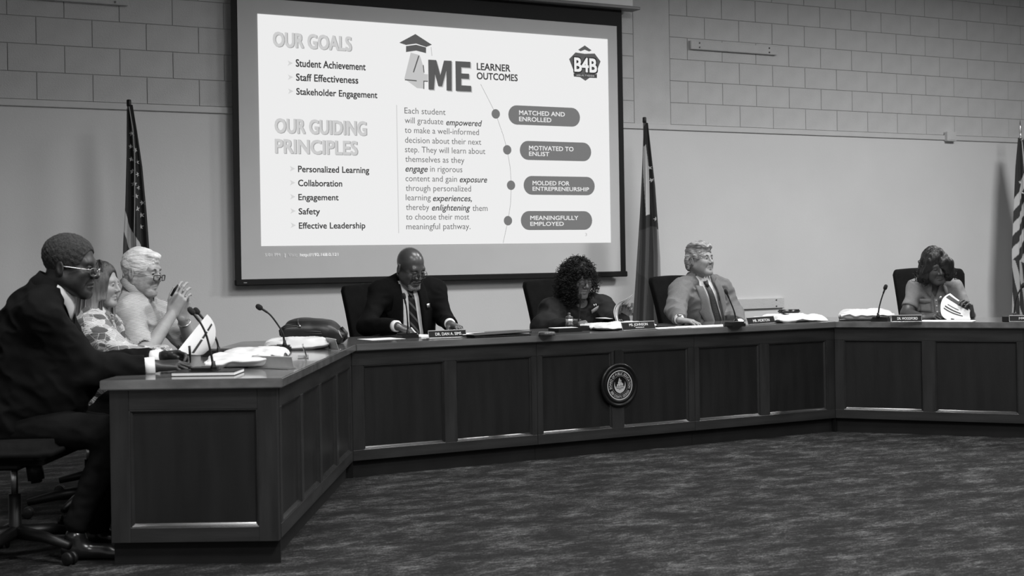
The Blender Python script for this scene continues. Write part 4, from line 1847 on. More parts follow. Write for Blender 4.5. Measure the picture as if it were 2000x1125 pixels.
def curly_woman():
    P = Person('person with big dark curly hair and glasses in a black puff-sleeved dress, reading', ony(1128, 700, -2.43)[:2], math.radians(0))
    P.joints(P=np.array([*ony(1128, 700, -2.40)[:2], .55]), N=ony(1129, 586, -2.47), SR=ony(1091, 602, -2.47), SL=ony(1165, 597, -2.47),
             ER=ony(1060, 641, -2.62), WR=ony(1117, 637, -2.90), EL=ony(1195, 632, -2.60), WL=ony(1214, 626, -2.84))
    P.head(ony(1130, 547, -2.58), 2, 15, 0, .98, jaw=.92, nose=1.25, lips=1.25, fat=1.0, open=0.10, neck=.9)
    sk = skin_mat('skin_brown', 0.12, 0.40)
    P.skin(sk, {
        'R': dict(d=(.75, -.5, .15), n=(.3, .3, -.9), curl=(55, 50, 35), thumb=(.3, .8, .5)),
        'L': dict(d=(.25, -.35, .9), n=(-.6, -.6, -.3), curl=(40, 40, 25), thumb=(.35, .75, .6))})
    J = P.J
    fr = torso_frame(J)
    dm = mat('black_dress_cloth', 0.009, 0.75, var=0.15, vscale=40, spec=0.2)
    dp = torso_prims(J, .010, 1.0) + arm_prims(J, .022, 1.1)
    for sd_, sg in (('R', -1), ('L', 1)):
        S, E = J['S' + sd_], J['E' + sd_]
        dp.append((Ell(S + (E - S) * .35 + np.array([sg * .025, 0, .012]), (.082, .085, .10)), .04))
        dp.append((Ell(S + (E - S) * .85 + np.array([sg * .01, 0, .0]), (.075, .08, .07)), .05))

    def post(sd):
        q = fr((0, -.11, .055))
        sd.sub(Ell(q, (.062, .10, .052), fr.R), .01)
        sd.sub(Cone(J['N'], J['N'] + np.array([0, -.03, .2]), .055), .008)
    dress = P.cloth('dress', dp, dm, .0065, post=post, wr=.006, wf=26, seed=21)
    bj = P.coarse(dp[:6])
    P.legs(M_TROUS, M_SHOE)
    g = [[(.045 + .075 * i / 3, -.030 + .022 * i / 3 + .026 * j / 2) for j in range(3)] for i in range(4)]
    badge = P.put('name_badge', patch(g, bj, fr, .022, .003), mat('badge_grey', 0.16, 0.35), dress)
    for x in (.072, .088):
        g = [[(x + .004 * i, .030 - .008 * j) for j in range(3)] for i in range(3)]
        P.put('pin', patch(g, bj, fr, .022, .003), M_GOLD, dress)
    hm = mat('black_curly_hair', 0.009, 0.6, var=0.4, vscale=40, spec=0.25)
    hf = P.hf
    cut = [(Ell((.004, -.165, -.022), (.054, .135, .112), I3, hf), .012), (Ell((.004, -.128, .042), (.046, .070, .046), I3, hf), .012)]
    me = hair_sdf(hf, .020, cut, 31, .008, 90, .0045, extra=[Ell((-.030, .03, -.030), (.112, .10, .115), I3, hf), Ell((.035, .03, -.015), (.100, .10, .105), I3, hf), Ell((-.055, .01, -.075), (.075, .075, .075), I3, hf)])
    hair = P.put('hair', me, hm)

    def face(c):
        return (c[1] < -.03 and abs(c[0] - .004) < .056 and -.17 < c[2] < .050)
    curl_hair(P, (-.004, .015, -.012), (.146, .135, .142), 900, 4, hm, rad=(.006, .010), tr=.0019, face=face, parent=hair)
    curl_hair(P, (-.004, -.055, .082), (.078, .060, .048), 170, 7, hm, rad=(.006, .010), tr=.0019, face=lambda c: c[2] < .052, parent=hair)
    curl_hair(P, (-.005, .020, .045), (.118, .115, .118), 330, 6, hm, rad=(.006, .010), tr=.0019, face=lambda c: face(c) or c[2] < .04, parent=hair)
    curl_hair(P, (-.060, .0, -.085), (.10, .105, .10), 240, 5, hm, rad=(.006, .010), tr=.0019, face=face, parent=hair)
    P.glasses(mat('thin_dark_frame', 0.05, 0.3), .0012, .0235, .0175, z=.004, y=-.110, tm=mat('thin_dark_frame', 0.05, 0.3))
    return P


# ---------------------------------------------------------------- 3. man in the light suit
def light_suit_man():
    P = Person('person with swept grey hair in a light suit and dark tie, looking to the right', ony(1372, 700, -2.55)[:2], math.radians(2))
    P.joints(P=np.array([*ony(1374, 700, -2.50)[:2], .58]), N=ony(1367, 542, -2.56), SR=ony(1329, 566, -2.62), SL=ony(1411, 568, -2.56),
             ER=ony(1320, 606, -2.76), WR=ony(1327, 625, -3.02), EL=ony(1432, 612, -2.62), WL=ony(1446, 634, -2.86))
    P.head(ony(1367, 509, -2.62), 13, -4, 0, .95, jaw=1.03, nose=1.0, lips=.75, fat=1.05, frown=.006, open=.55, neck=1.1, gaze=(8, 5))
    P.skin(skin_mat('skin_light', 0.23, 0.55), {
        'R': dict(d=(.55, -.80, -.10), n=(.1, -.1, -1), curl=(20, 26, 16), spread=10, thumb=(.65, .7, .25)),
        'L': dict(d=(-.3, -.9, -.15), n=(0, -.1, -1), **HANDS_FLAT)})
    J = P.J
    fr = torso_frame(J)
    sp = torso_prims(J, .004)
    shirt = P.cloth('shirt', sp, M_SHIRT, .008, wr=.002, seed=3)
    bs = P.coarse(sp)
    jm = mat('light_grey_suit_wool', 0.115, 0.85, var=0.10, vscale=120, bump=0.04, bscale=300, sheen=0.05)
    jp = torso_prims(J, .020, 1.05) + arm_prims(J, .018, 1.1)
    bj = P.coarse(jp[:6])
    zt, zb, wt, wb = .06, -.40, .060, .046
    jk = P.cloth('jacket', jp, jm, .0065, post=P.vcut(fr, zt, zb, wt, wb, .0, .045), cuts=P.sleeve_cuts(.030), wr=.006, wf=30, seed=17)
    lapels(P, fr, bj, jm, jk, zt, zb, wt, wb, .085, xc=.0, xb=.045)
    tm = mat('speckled_dark_tie', 0.02, 0.55, var=0.95, vscale=170, detail=1)
    tie(P, fr, bs, tm, shirt, .050, -.42, .0, .05, .020, .044, .010)
    P.collar('shirt_collar', M_SHIRT, J['N'] + np.array([0, -.010, .004]), fr.R @ rotm(x=6), .058, .074, .042, -.002, 18, .048, .010, parent=shirt, fwd=.012)
    P.collar('jacket_collar', jm, J['N'] + np.array([0, -.002, -.006]), fr.R @ rotm(x=6), .068, .090, .032, -.022, 60, .01, parent=jk)
    for sd_ in 'RL':
        ax = norm(J['W' + sd_] - J['E' + sd_])
        MB().tube([J['W' + sd_] - ax * .03, J['W' + sd_] + ax * .004], [.036, .035], 16).build('shirt_cuff', M_SHIRT, shirt, True)
    watch(P, 'R', M_BLK, M_METAL, .99)
    P.legs(mat('grey_trouser_wool', 0.13, 0.85), M_SHOE)
    hf = P.hf
    hm = mat('swept_grey_hair', 0.24, 0.55, var=0.55, vscale=60, stretch=(1, .35, 1.0), bump=0.5, bscale=130, spec=0.4)
    cut = stdcut(hf, front=-.128, fz=-.022, fw=.082, fh=.096, fy=.088, nape=-.062)
    me = hair_sdf(hf, .010, cut, 8, .0032, 110, .0030, extra=[Ell((.0, -.045, .108), (.064, .058, .028), rotm(x=14), hf), Ell((-.02, .0, .118), (.06, .08, .03), I3, hf), Cone((-.078, .045, .01), (-.064, .06, -.06), .026, .016, hf), Cone((.078, .045, .01), (.064, .06, -.06), .026, .016, hf), Ell((0, .085, -.02), (.065, .035, .06), I3, hf)], aniso=(1, .4, 1.2))
    P.put('hair', me, hm)
    for sg in (-1, 1):
        MB().tube([hf((sg * .015, -.0925, .030)), hf((sg * .03, -.0935, .0345)), hf((sg * .047, -.083, .030))], [.003, .004, .0025], 6).build('eyebrow', mat('brow_grey', 0.10, 0.8), P.body, True)
    return P


# ---------------------------------------------------------------- 4. woman in the denim shirt
def denim_woman():
    P = Person('person with dark bobbed curls and fringe in short-sleeved denim shirt, reading a paper', atd(1828, 700, 10.30)[:2], -AL + math.radians(-4))
    P.joints(P=np.array([*atd(1828, 700, 10.32)[:2], .56]), N=atd(1824, 549, 10.26), SR=atd(1787, 564, 10.27), SL=atd(1863, 563, 10.27),
             ER=atd(1772, 613, 10.20), WR=atd(1804, 622, 9.95), EL=atd(1885, 610, 10.16), WL=atd(1896, 616, 9.96))
    P.head(atd(1827, 521, 10.12), 10, 17, -8, .95, jaw=.96, nose=1.2, lips=1.1, fat=1.08, open=0.08, neck=.95)
    P.skin(skin_mat('skin_deep_brown', 0.050, 0.45), {
        'R': dict(d=(.75, -.5, .25), n=(.3, .2, -.9), curl=(50, 45, 30), thumb=(.3, .8, .5)),
        'L': dict(d=(-.25, -.30, .92), n=(-.75, -.5, -.2), curl=(45, 45, 30), thumb=(.35, .75, .6))}, bare=True)
    J = P.J
    fr = torso_frame(J)
    dm = mat('denim_chambray', 0.16, 0.85, var=0.10, vscale=160, bump=0.05, bscale=300)
    dp = torso_prims(J, .010, .98, 1.0)
    for sd_ in 'RL':
        S, E = J['S' + sd_], J['E' + sd_]
        dp.append((Cone(S, S + (E - S) * .66, .058, .060), .04))

    def post(sd):
        def d(p):
            q = (p - fr.t) @ fr.R
            return np.maximum(np.maximum(np.abs(q[..., 0] + .022) - np.clip((q[..., 2] + .050) * .45, 0, .06), q[..., 1] - .0), -.055 - q[..., 2])
        sd.sub(Fn(d, J['N'] - .4, J['N'] + .3), .004)
        sd.sub(Cone(J['N'], J['N'] + np.array([0, -.02, .2]), .056), .006)
    sh_ = P.cloth('shirt', dp, dm, .0065, post=post, wr=.004, wf=30, seed=41, cuts=[(J['S' + q] + (J['E' + q] - J['S' + q]) * .74, norm(J['E' + q] - J['S' + q]), .13) for q in 'LR'])
    bs = P.coarse(dp[:6])
    P.collar('shirt_collar', dm, J['N'] + np.array([0, -.018, .004]), fr.R @ rotm(x=10), .062, .092, .030, -.014, 30, .055, .016, parent=sh_, fwd=.014)
    seam = mat('denim_seam', 0.07, 0.85)
    for sg in (-1, 1):
        x0 = -.022 + sg * .082
        g = [[(x0 - .046 + .092 * i / 5, -.055 - .026 * j / 2 - (.012 * (1 - abs(i - 2.5) / 2.5) if j == 2 else 0)) for j in range(3)] for i in range(6)]
        P.put('pocket_flap', patch(g, bs, fr, .016, .006), dm, sh_)
        g = [[(x0 - .043 + .086 * i / 5, -.068 - .080 * j / 4) for j in range(5)] for i in range(6)]
        P.put('pocket', patch(g, bs, fr, .012, .006), dm, sh_)
    g = [[(-.036 + .028 * i / 2, -.052 - .30 * j / 8) for j in range(9)] for i in range(3)]
    P.put('placket', patch(g, bs, fr, .012, .006), dm, sh_)
    g = [[(-.17 + .34 * i / 9, -.150 - .022 * j / 2) for j in range(3)] for i in range(10)]
    P.put('belt', patch(g, bs, fr, .016, .006), mat('belt_dark', 0.03, 0.5), sh_)
    for z in (-.062, -.100, -.140, -.20):
        g = [[(-.027 + .010 * i / 2, z - .010 * j / 2) for j in range(3)] for i in range(3)]
        P.put('button', patch(g, bs, fr, .016, .004), mat('button_white', 0.55, 0.4), sh_)
    MB().sphere(fr((0, -.135, -.045)), .012, 12, 8).build('pendant', M_GOLD, P.root, True)
    P.legs(mat('denim_skirt_cloth', 0.10, 0.85), M_SHOE)
    watch(P, 'L', M_GOLD, M_GOLD, .97)
    hf = P.hf
    hm = mat('black_glossy_hair', 0.010, 0.42, var=0.5, vscale=50, stretch=(1, 1, .3), bump=0.4, bscale=110, spec=0.35)
    cut = [(Ell((-.024, -.142, -.046), (.058, .092, .086), rotm(y=-20), hf), .010), (RBox((0, -.02, -.235), (.2, .2, .1), .02, I3, hf), .02)]
    me = hair_sdf(hf, .020, cut, 13, .0055, 75, .0036, extra=[Ell((.062, -.030, -.020), (.060, .080, .090), I3, hf), Ell((-.080, .012, -.045), (.050, .070, .080), I3, hf), Ell((-.105, .02, -.060), (.030, .04, .045), I3, hf), Ell((.105, .0, -.05), (.035, .05, .06), I3, hf), Ell((.045, -.078, .045), (.060, .040, .050), rotm(y=-30), hf), Ell((0, .06, -.05), (.10, .06, .08), I3, hf)], aniso=(1, 1, .6))
    hair = P.put('hair', me, hm)

    def face(c):
        return (c[1] < -.02 and -.09 < c[0] < .035 and -.15 < c[2] < .07) or c[2] < -.10 or c[2] > .06
    curl_hair(P, (.0, .012, .0), (.110, .122, .110), 30, 14, hm, rad=(.012, .02), ln=(.05, .09), tr=.0024, face=face, parent=hair)
    curl_hair(P, (.085, -.01, -.06), (.055, .07, .07), 18, 15, hm, rad=(.010, .016), ln=(.04, .07), tr=.0026, face=face, parent=hair)
    curl_hair(P, (-.10, .02, -.06), (.045, .05, .06), 22, 16, hm, rad=(.010, .016), ln=(.04, .07), tr=.0026, face=face, parent=hair)
    return P


# ---------------------------------------------------------------- 5. man in the dark suit at the near end
def near_man():
    P = Person('person with greying hair and thin glasses in a dark suit at the near end', atd(10, 830, 5.93)[:2], -AL + PI / 2)
    P.joints(P=np.array([*atd(12, 830, 6.06)[:2], .58]), N=atd(98, 572, 6.04), SR=atd(82, 612, 5.90), SL=atd(98, 602, 6.26),
             ER=atd(172, 726, 6.02), WR=atd(304, 715, 6.10), EL=atd(166, 719, 6.46), WL=atd(316, 699, 6.44))
    P.J['HR'] = P.J['P'] + np.array([-.09, 0, -.02])
    P.J['HL'] = P.J['P'] + np.array([.09, 0, -.02])
    P.J['KR'] = P.w2l(atd(226, 848, 5.95))
    P.J['KL'] = P.w2l(atd(228, 845, 6.22))
    P.J['AR'] = P.w2l(atd(152, 1020, 5.96))
    P.J['AL'] = P.w2l(atd(192, 1042, 6.22))
    P.J['AL'][2] = .09
    P.head(atd(138, 523, 6.04), -4, 8, 0, 1.04, jaw=1.05, nose=1.35, lips=1.25, fat=1.15, open=.2, neck=1.25, gaze=(0, -10))
    P.skin(skin_mat('skin_very_dark', 0.021, 0.45, 0.35), {
        'R': dict(d=(.12, -.96, .04), n=(.35, .0, -1), each=[(20, 32, 20), (24, 34, 22), (28, 36, 24), (30, 38, 26)], thumb=(.55, .75, .35)),
        'L': dict(d=(-.15, -.96, .05), n=(-.75, -.1, -.6), curl=(30, 40, 25), thumb=(.4, .8, .45))})
    J = P.J
    fr = torso_frame(J)
    sp = torso_prims(J, .004)
    shirt = P.cloth('shirt', sp, M_SHIRT, .008, wr=.001, seed=3)
    bs = P.coarse(sp)
    jm = mat('dark_plaid_suit', 0.0050, 0.95, var=0.25, vscale=14, bump=0.04, bscale=250, spec=0.1)
    jp = torso_prims(J, .026, 1.12, 1.2) + arm_prims(J, .018, 1.12)
    jp.append((Ell(fr((0, .055, -.08)), (.17, .10, .17), fr.R), .06))
    jp.append((Ell(J['P'] + np.array([0, -.19, .13]), (.18, .17, .19)), .08))
    bj = P.coarse(jp[:6])
    zt, zb, wt, wb = .05, -.36, .036, .010
    jk = P.cloth('jacket', jp, jm, .006, post=P.vcut(fr, zt, zb, wt, wb), cuts=P.sleeve_cuts(.045), wr=.006, wf=26, seed=51)
    lapels(P, fr, bj, jm, jk, zt, zb, wt, wb, .09)
    tie(P, fr, bs, mat('dark_tie', 0.012, 0.5, var=0.4, vscale=80), shirt, -.002, -.36, .0, .0)
    P.collar('shirt_collar', M_SHIRT, J['N'] + np.array([0, -.028, -.004]), fr.R @ rotm(x=6), .068, .085, .045, -.006, 18, .055, .008, parent=shirt, fwd=.014)
    P.collar('jacket_collar', jm, J['N'] + np.array([0, -.004, -.002]), fr.R @ rotm(x=2), .074, .104, .058, -.026, 62, .01, parent=jk)
    for sd_ in 'RL':
        ax = norm(J['W' + sd_] - J['E' + sd_])
        MB().tube([J['W' + sd_] - ax * .055, J['W' + sd_] - ax * .004], [.040, .039], 18).build('shirt_cuff', M_SHIRT, shirt, True)
    P.legs(M_TROUS, M_SHOE, .008)
    hf = P.hf
    hm = mat('short_grey_black_hair', 0.016, 0.85, var=0.7, vscale=120, bump=0.6, bscale=220)
    cut = stdcut(hf, front=-.122, fz=-.002, fw=.10, fh=.100, fy=.078, nape=-.062)
    me = hair_sdf(hf, .0065, cut, 61, .0010, 300, .003, extra=[Ell((0, .022, .056), (.080, .098, .076), I3, hf)])
    P.put('hair', me, hm)
    P.glasses(mat('thin_metal_frame', 0.45, 0.25, metal=1.0), .0011, .022, .0155, z=-.004, y=-.112, tm=mat('thin_metal_frame', 0.45), temple=.0018)
    return P


# ---------------------------------------------------------------- 6. woman with long hair
def print_woman():
    P = Person('person with long streaked straight hair in a patterned blouse, between two men', atd(185, 790, 7.0)[:2], -AL + PI / 2)
    P.joints(P=np.array([*atd(175, 790, 7.0)[:2], .56]), N=atd(189, 614, 7.0), SR=atd(180, 646, 6.83), SL=atd(205, 640, 7.17),
             ER=atd(238, 705, 6.72), WR=atd(300, 703, 6.72), EL=atd(245, 700, 7.25), WL=atd(318, 694, 7.10))
    P.head(atd(196, 558, 7.0), -8, 4, 0, .86, jaw=.92, nose=.9, lips=.9, fat=1.0, open=.4, neck=.95, gaze=(0, 0))
    P.skin(skin_mat('skin_fair', 0.27, 0.55), {
        'R': dict(d=(.2, -.95, -.1), n=(.2, 0, -1), curl=(35, 35, 25)),
        'L': dict(d=(-.1, -.95, -.1), n=(-.1, 0, -1), curl=(30, 30, 20))})
    J = P.J
    fr = torso_frame(J)
    bm_ = print_mat('patterned_blouse_print', [.50, .17, .42, .10, .54, .30], 21)
    dp = torso_prims(J, .014, 1.05, 1.1) + arm_prims(J, .020, 1.1)

    def post(sd):
        sd.sub(Cone(J['N'] + np.array([0, -.05, -.02]), J['N'] + np.array([0, -.08, .15]), .055), .01)
    bl = P.cloth('blouse', dp, bm_, .0065, post=post, wr=.006, wf=28, seed=71)
    P.legs(M_TROUS, M_SHOE)
    hf = P.hf
    k = hf.k
    def ombre(name, dark, light, zc):
        """dark at the roots, lighter towards the ends (the hair's own dye)"""
        m = mat(name, .2, 0.45, var=0.8, vscale=34, stretch=(2.2, 2.2, .12), bump=0.3, bscale=70, spec=0.35, detail=6)
        nt = m.node_tree
        bs_ = nt.nodes['Principled BSDF']
        src = bs_.inputs['Base Color'].links[0].from_socket
        tc = nd(nt, 'ShaderNodeTexCoord')
        sp = nd(nt, 'ShaderNodeSeparateXYZ')
        nt.links.new(tc.outputs['Object'], sp.inputs[0])
        mr = nd(nt, 'ShaderNodeMapRange')
        mr.inputs[1].default_value, mr.inputs[2].default_value = zc + .02, zc - .17
        mr.inputs[3].default_value, mr.inputs[4].default_value = dark, light
        nt.links.new(sp.outputs[2], mr.inputs[0])
        mu = nd(nt, 'ShaderNodeVectorMath', operation='SCALE')
        nt.links.new(src, mu.inputs[0])
        nt.links.new(mr.outputs[0], mu.inputs['Scale'])
        nt.links.new(mu.outputs[0], bs_.inputs['Base Color'])
        return m
    zc = hf((0, 0, 0))[2]
    hm = ombre('streaked_blonde_hair', .18, 1.25, zc)
    # curtain of hair from the crown to the shoulder, drawn as many flat locks over a smooth mass
    cut = [(Ell((0, -.150, -.005), (.078, .106, .122), I3, hf), .012), (RBox((0, -.155, -.20), (.2, .12, .12), .02, I3, hf), .012)]
    me = hair_sdf(hf, .012, cut, 9, .002, 50, .0036, extra=[Cone((-.062, .0, .04), (-.080, .005, -.20), .040, .046, hf), Cone((.062, .0, .04), (.080, .005, -.20), .040, .046, hf), Cone((0, .07, .02), (0, .08, -.20), .055, .05, hf), Cone((-.066, -.045, .02), (-.072, -.050, -.19), .022, .022, hf), Cone((.066, -.045, .02), (.072, -.050, -.19), .022, .022, hf)], blend=.04)
    hair = P.put('hair', me, hm)
    r = np.random.default_rng(12)
    for q, (c, nm) in enumerate(((1.9, 'light_lock_hair'), (0.5, 'dark_lock_hair'))):
        V, Fc = [], []
        for i in range(150):
            a = r.uniform(-2.75, 2.75)         # around the head, 0 = back
            rad = .088 + r.uniform(0, .010)
            pts = []
            L_ = r.uniform(.24, .30)
            if abs(a) > 2.15:
                a = math.copysign(2.15, a)
            for j in range(10):
                t = j / 9
                if t < .35:
                    e = t / .35 * PI / 2
                    rr, z = rad * math.sin(e), .050 + (.085 + .008) * math.cos(e)
                else:
                    u = (t - .35) / .65
                    rr, z = rad * (1 + .18 * u), .050 - L_ * u
                pts.append(hf((rr * math.sin(a) * .98, .012 + rr * math.cos(a) * 1.12, z)))
            w_ = r.uniform(.002, .0045)
            for j in range(10):
                tg = norm(pts[min(j + 1, 9)] - pts[max(j - 1, 0)])
                out = norm(pts[j] - hf((0, .012, 0)) * np.array([1, 1, 0]) - np.array([0, 0, pts[j][2]]) + 1e-4)
                sdv = norm(np.cross(tg, out))
                V += [pts[j] + sdv * w_, pts[j] - sdv * w_, pts[j] + out * .002]
                if j:
                    o = len(V) - 6
                    for kk in range(3):
                        Fc.append((o + kk, o + (kk + 1) % 3, o + 3 + (kk + 1) % 3, o + 3 + kk))
        o = P.put('locks', fast_mesh(np.array(V), np.array(Fc)), ombre(nm, .15 * min(c, 1), c, zc), hair)
        o['kind'] = 'stuff'
    return P


# ---------------------------------------------------------------- 7. white-haired man
def polo_man():
    P = Person('white-haired person with dark-rimmed glasses in a striped polo shirt, fingertips together', atd(235, 790, 7.7)[:2], -AL + PI / 2)
    P.joints(P=np.array([*atd(238, 790, 7.72)[:2], .58]), N=atd(266, 577, 7.70), SR=atd(250, 617, 7.50), SL=atd(304, 609, 7.88),
             ER=atd(284, 694, 7.34), WR=atd(337, 612, 7.50), EL=atd(376, 680, 7.86), WL=atd(357, 622, 7.72))
    P.head(atd(276, 533, 7.68), -16, 9, 0, 1.02, jaw=1.0, nose=1.1, lips=.7, fat=1.08, open=.3, neck=1.15, gaze=(-5, -10), wr=.0006)
    sk = skin_mat('skin_light_ruddy', 0.30, 0.5)
    P.skin(sk, {
        'R': dict(d=(.02, -.42, .90), n=(1, -.10, .05), each=[(12, 35, 25), (18, 35, 25), (25, 38, 25), (30, 40, 28)], thumb=(.55, .8, .30), k=1.06),
        'L': dict(d=(-.06, -.05, 1.0), n=(-1, .10, .05), each=[(12, 30, 25), (16, 32, 25), (22, 35, 25), (26, 38, 28)], thumb=(.5, .8, .35), k=1.06)}, bare=True)
    J = P.J
    fr = torso_frame(J)
    pm = stripe_mat('striped_polo_knit', 0.46, 0.12, 42, 0.85, 'Z', 1.0, (0.12, 0.0, 0), 0.84)
    dp = torso_prims(J, .016, 1.08, 1.25)
    for sd_ in 'RL':
        S, E = J['S' + sd_], J['E' + sd_]
        dp.append((Cone(S, S + (E - S) * .80, .072, .070), .045))

    def post(sd):
        def d(p):
            q = (p - fr.t) @ fr.R
            return np.maximum(np.maximum(np.abs(q[..., 0]) - np.clip((q[..., 2] + .05) * .33, 0, .06), q[..., 1]), -.055 - q[..., 2])
        sd.sub(Fn(d, J['N'] - .4, J['N'] + .3), .004)
        sd.sub(Cone(J['N'], J['N'] + np.array([0, -.03, .2]), .062), .006)
        for sd_ in 'RL':
            S, E = J['S' + sd_], J['E' + sd_]
            ax = norm(E - S)
            sd.sub(Cone(S + (E - S) * .86, S + (E - S) * 1.2, .058), .003)
    po = P.cloth('polo_shirt', dp, pm, .0060, post=post, wr=.0055, wf=28, seed=81)
    P.collar('shirt_collar', pm, J['N'] + np.array([0, -.020, .050]), fr.R @ rotm(x=12), .070, .104, .034, -.030, 22, .055, .012, parent=po, fwd=.012)
    bs = P.coarse(dp[:6])
    g = [[(-.015 + .030 * i / 2, -.055 - .14 * j / 6) for j in range(7)] for i in range(3)]
    P.put('placket', patch(g, bs, fr, .005, .004), pm, po)
    P.legs(M_TROUS, M_SHOE)
    hf = P.hf
    hm = mat('white_short_hair', 0.62, 0.6, var=0.22, vscale=70, stretch=(1, .3, 1), bump=0.5, bscale=140)
    cut = stdcut(hf, front=-.120, fz=-.025, fw=.095, fh=.100, fy=.074, nape=-.058)
    me = hair_sdf(hf, .006, cut, 91, .0013, 170, .003, extra=[Ell((.0, -.062, .096), (.052, .030, .022), I3, hf)], aniso=(1, .35, 1))
    P.put('hair', me, hm)
    P.glasses(mat('dark_rim', 0.012, 0.3), .0026, .0235, .0145, z=-.010, y=-.118, square=.8)
    watch(P, 'L', M_METAL, M_METAL, .86)
    for sg in (-1, 1):
        MB().tube([hf((sg * .015, -.0925, .028)), hf((sg * .03, -.0935, .033)), hf((sg * .047, -.083, .028))], [.003, .004, .0025], 6).build('eyebrow', mat('brow_grey', 0.10, 0.8), P.body, True)
    return P


PEOPLE = {}
for nm, fn in (('bald', bald_man), ('curly', curly_woman), ('suit', light_suit_man), ('denim', denim_woman), ('near', near_man), ('print', print_woman), ('polo', polo_man)):
    PEOPLE[nm] = fn()
# ================================================================ flags on poles
def star_pts(c, r, rot, ex, ez):
    out = []
    for k in range(10):
        a = PI / 2 + rot + k * PI / 5
        rr = r if k % 2 == 0 else r * .40
        out.append(c + ex * (rr * math.cos(a)) + ez * (rr * math.sin(a)))
    return out


def flag_mat(name, fn):
    """vertex-attribute driven printed cloth: attribute 'tone'"""
    m = bpy.data.materials.new(name)
    m.use_nodes = True
    nt = m.node_tree
    b = nt.nodes['Principled BSDF']
    b.inputs['Roughness'].default_value = 0.75
    b.inputs['Sheen Weight'].default_value = 0.1
    a = nd(nt, 'ShaderNodeAttribute', attribute_name='tone')
    nt.links.new(a.outputs['Color'], b.inputs['Base Color'])
    return m


def draped_flag(label, px_top, zs_top, base_xy, prof_l, prof_r, tone, stars=None, z1=.55, folds=4, depth=.05, finial='block', pole_r=.013, seed=1, tall=2.46):
    """cloth gathered on a pole; prof_l/prof_r: list of (z, x offset from the pole) of the silhouette edges"""
    x0, y0 = base_xy
    t = empty('flag', label, 'flag', (x0, y0, 0), 0, 'flags on poles along the back wall')
    MB().lathe([(.15, 0), (.15, .02), (.12, .045), (.035, .06), (.03, .09)], (0, 0, 0), 24).build('stand', M_DMETAL, t, True)
    MB().lathe([(pole_r, .06), (pole_r, tall)], (0, 0, 0), 10).build('pole', mat('pole_wood', 0.10, 0.4), t, True)
    if finial == 'spear':
        MB().lathe([(.012, tall), (.016, tall + .02), (.007, tall + .03), (.014, tall + .07), (.010, tall + .12), (.002, tall + .20)], (0, 0, 0), 10).build('finial', M_METAL, t, True)
    else:
        MB().lathe([(.015, tall), (.017, tall + .005), (.017, tall + .045), (.013, tall + .05)], (0, 0, 0), 10).build('finial', M_BLK, t, True)
    nz, nx = 260, 110
    zt = zs_top
    pl_ = np.array(prof_l, float)
    pr_ = np.array(prof_r, float)
    Z = np.linspace(zt, z1, nz)
    xl = np.interp(-Z, -pl_[:, 0], pl_[:, 1])
    xr = np.interp(-Z, -pr_[:, 0], pr_[:, 1])
    V = np.zeros((nz, nx, 3))
    U = np.linspace(0, 1, nx)
    r = np.random.default_rng(seed)
    ph = r.uniform(0, 6.28, 4)
    T = np.zeros((nz, nx))
    for i, z in enumerate(Z):
        k = (zt - z) / (zt - z1)
        w_ = np.sin(U * PI * folds + ph[0] + 1.2 * k) + .45 * np.sin(U * PI * folds * 2.3 + ph[1] - 2.2 * k)
        amp = depth * (0.25 + .75 * min(1, k * 2.2))
        V[i, :, 0] = xl[i] + (xr[i] - xl[i]) * (U + .03 * np.sin(U * PI * folds * 2 + ph[2]) * np.sin(U * PI))
        V[i, :, 1] = -.02 - amp * (.5 + .5 * w_) * np.sin(np.clip(U, .06, .94) * PI) ** .5
        V[i, :, 2] = z + .02 * np.sin(U * 5 + ph[3])
        for j in range(nx):
            T[i, j] = tone(U[j], k, z, V[i, j, 0])
    me = sheet_mesh(V, np.array([0, .004, 0]))
    # colours
    col = me.color_attributes.new('tone', 'FLOAT_COLOR', 'POINT')
    tv = np.concatenate([T.ravel(), T.ravel()])
    # sheet_mesh keeps vertex order
    arr = np.ones((len(me.vertices), 4), np.float32)
    arr[:, :3] = tv[:len(me.vertices), None]
    col.data.foreach_set('color', arr.ravel())
    cl = link('flag_cloth', me, flag_mat('printed_flag', None), t, True)
    if stars:
        bv = BVHTree.FromPolygons([tuple(v) for v in V.reshape(-1, 3)], [(i * nx + j, i * nx + j + 1, (i + 1) * nx + j + 1, (i + 1) * nx + j) for i in range(nz - 1) for j in range(nx - 1)])
        for (sx, sz, rot) in stars:
            pts = star_pts(np.array([sx, 0, sz]), .021, rot, np.array([1.0, 0, 0]), np.array([0, 0, 1.0]))
            P3 = []
            for p in [np.array([sx, 0, sz])] + pts:
                h = bv.ray_cast(Vector((p[0], -1, p[2])), Vector((0, 1, 0)), 3)
                if h[0] is None:
                    P3 = None
                    break
                P3.append((h[0].x, h[0].y - .004, h[0].z))
            if P3:
                link('star', mesh(P3, [(0, 1 + k, 1 + (k + 1) % 10) for k in range(10)]), mat('flag_star', 0.55, 0.8), cl)
    return t


FWH, FDK, FRD = 0.48, 0.012, 0.055
# left flag: canton with stars at the top, then slanting stripes
FYL = -0.45
fl = ony(252, 215, FYL)


def relz(px, py, y, x0):
    p = ony(px, py, y)
    return (p[2], p[0] - x0)


def tone_us(U, k, z, x):
    # canton lower edge slants down to the right; below it stripes slant the same way
    e = 1.62 - .42 * U * 1.0
    if z > e + .0:
        return FDK
    q = (e - z) / .155
    return FWH if int(math.floor(q)) % 2 == 0 else FRD


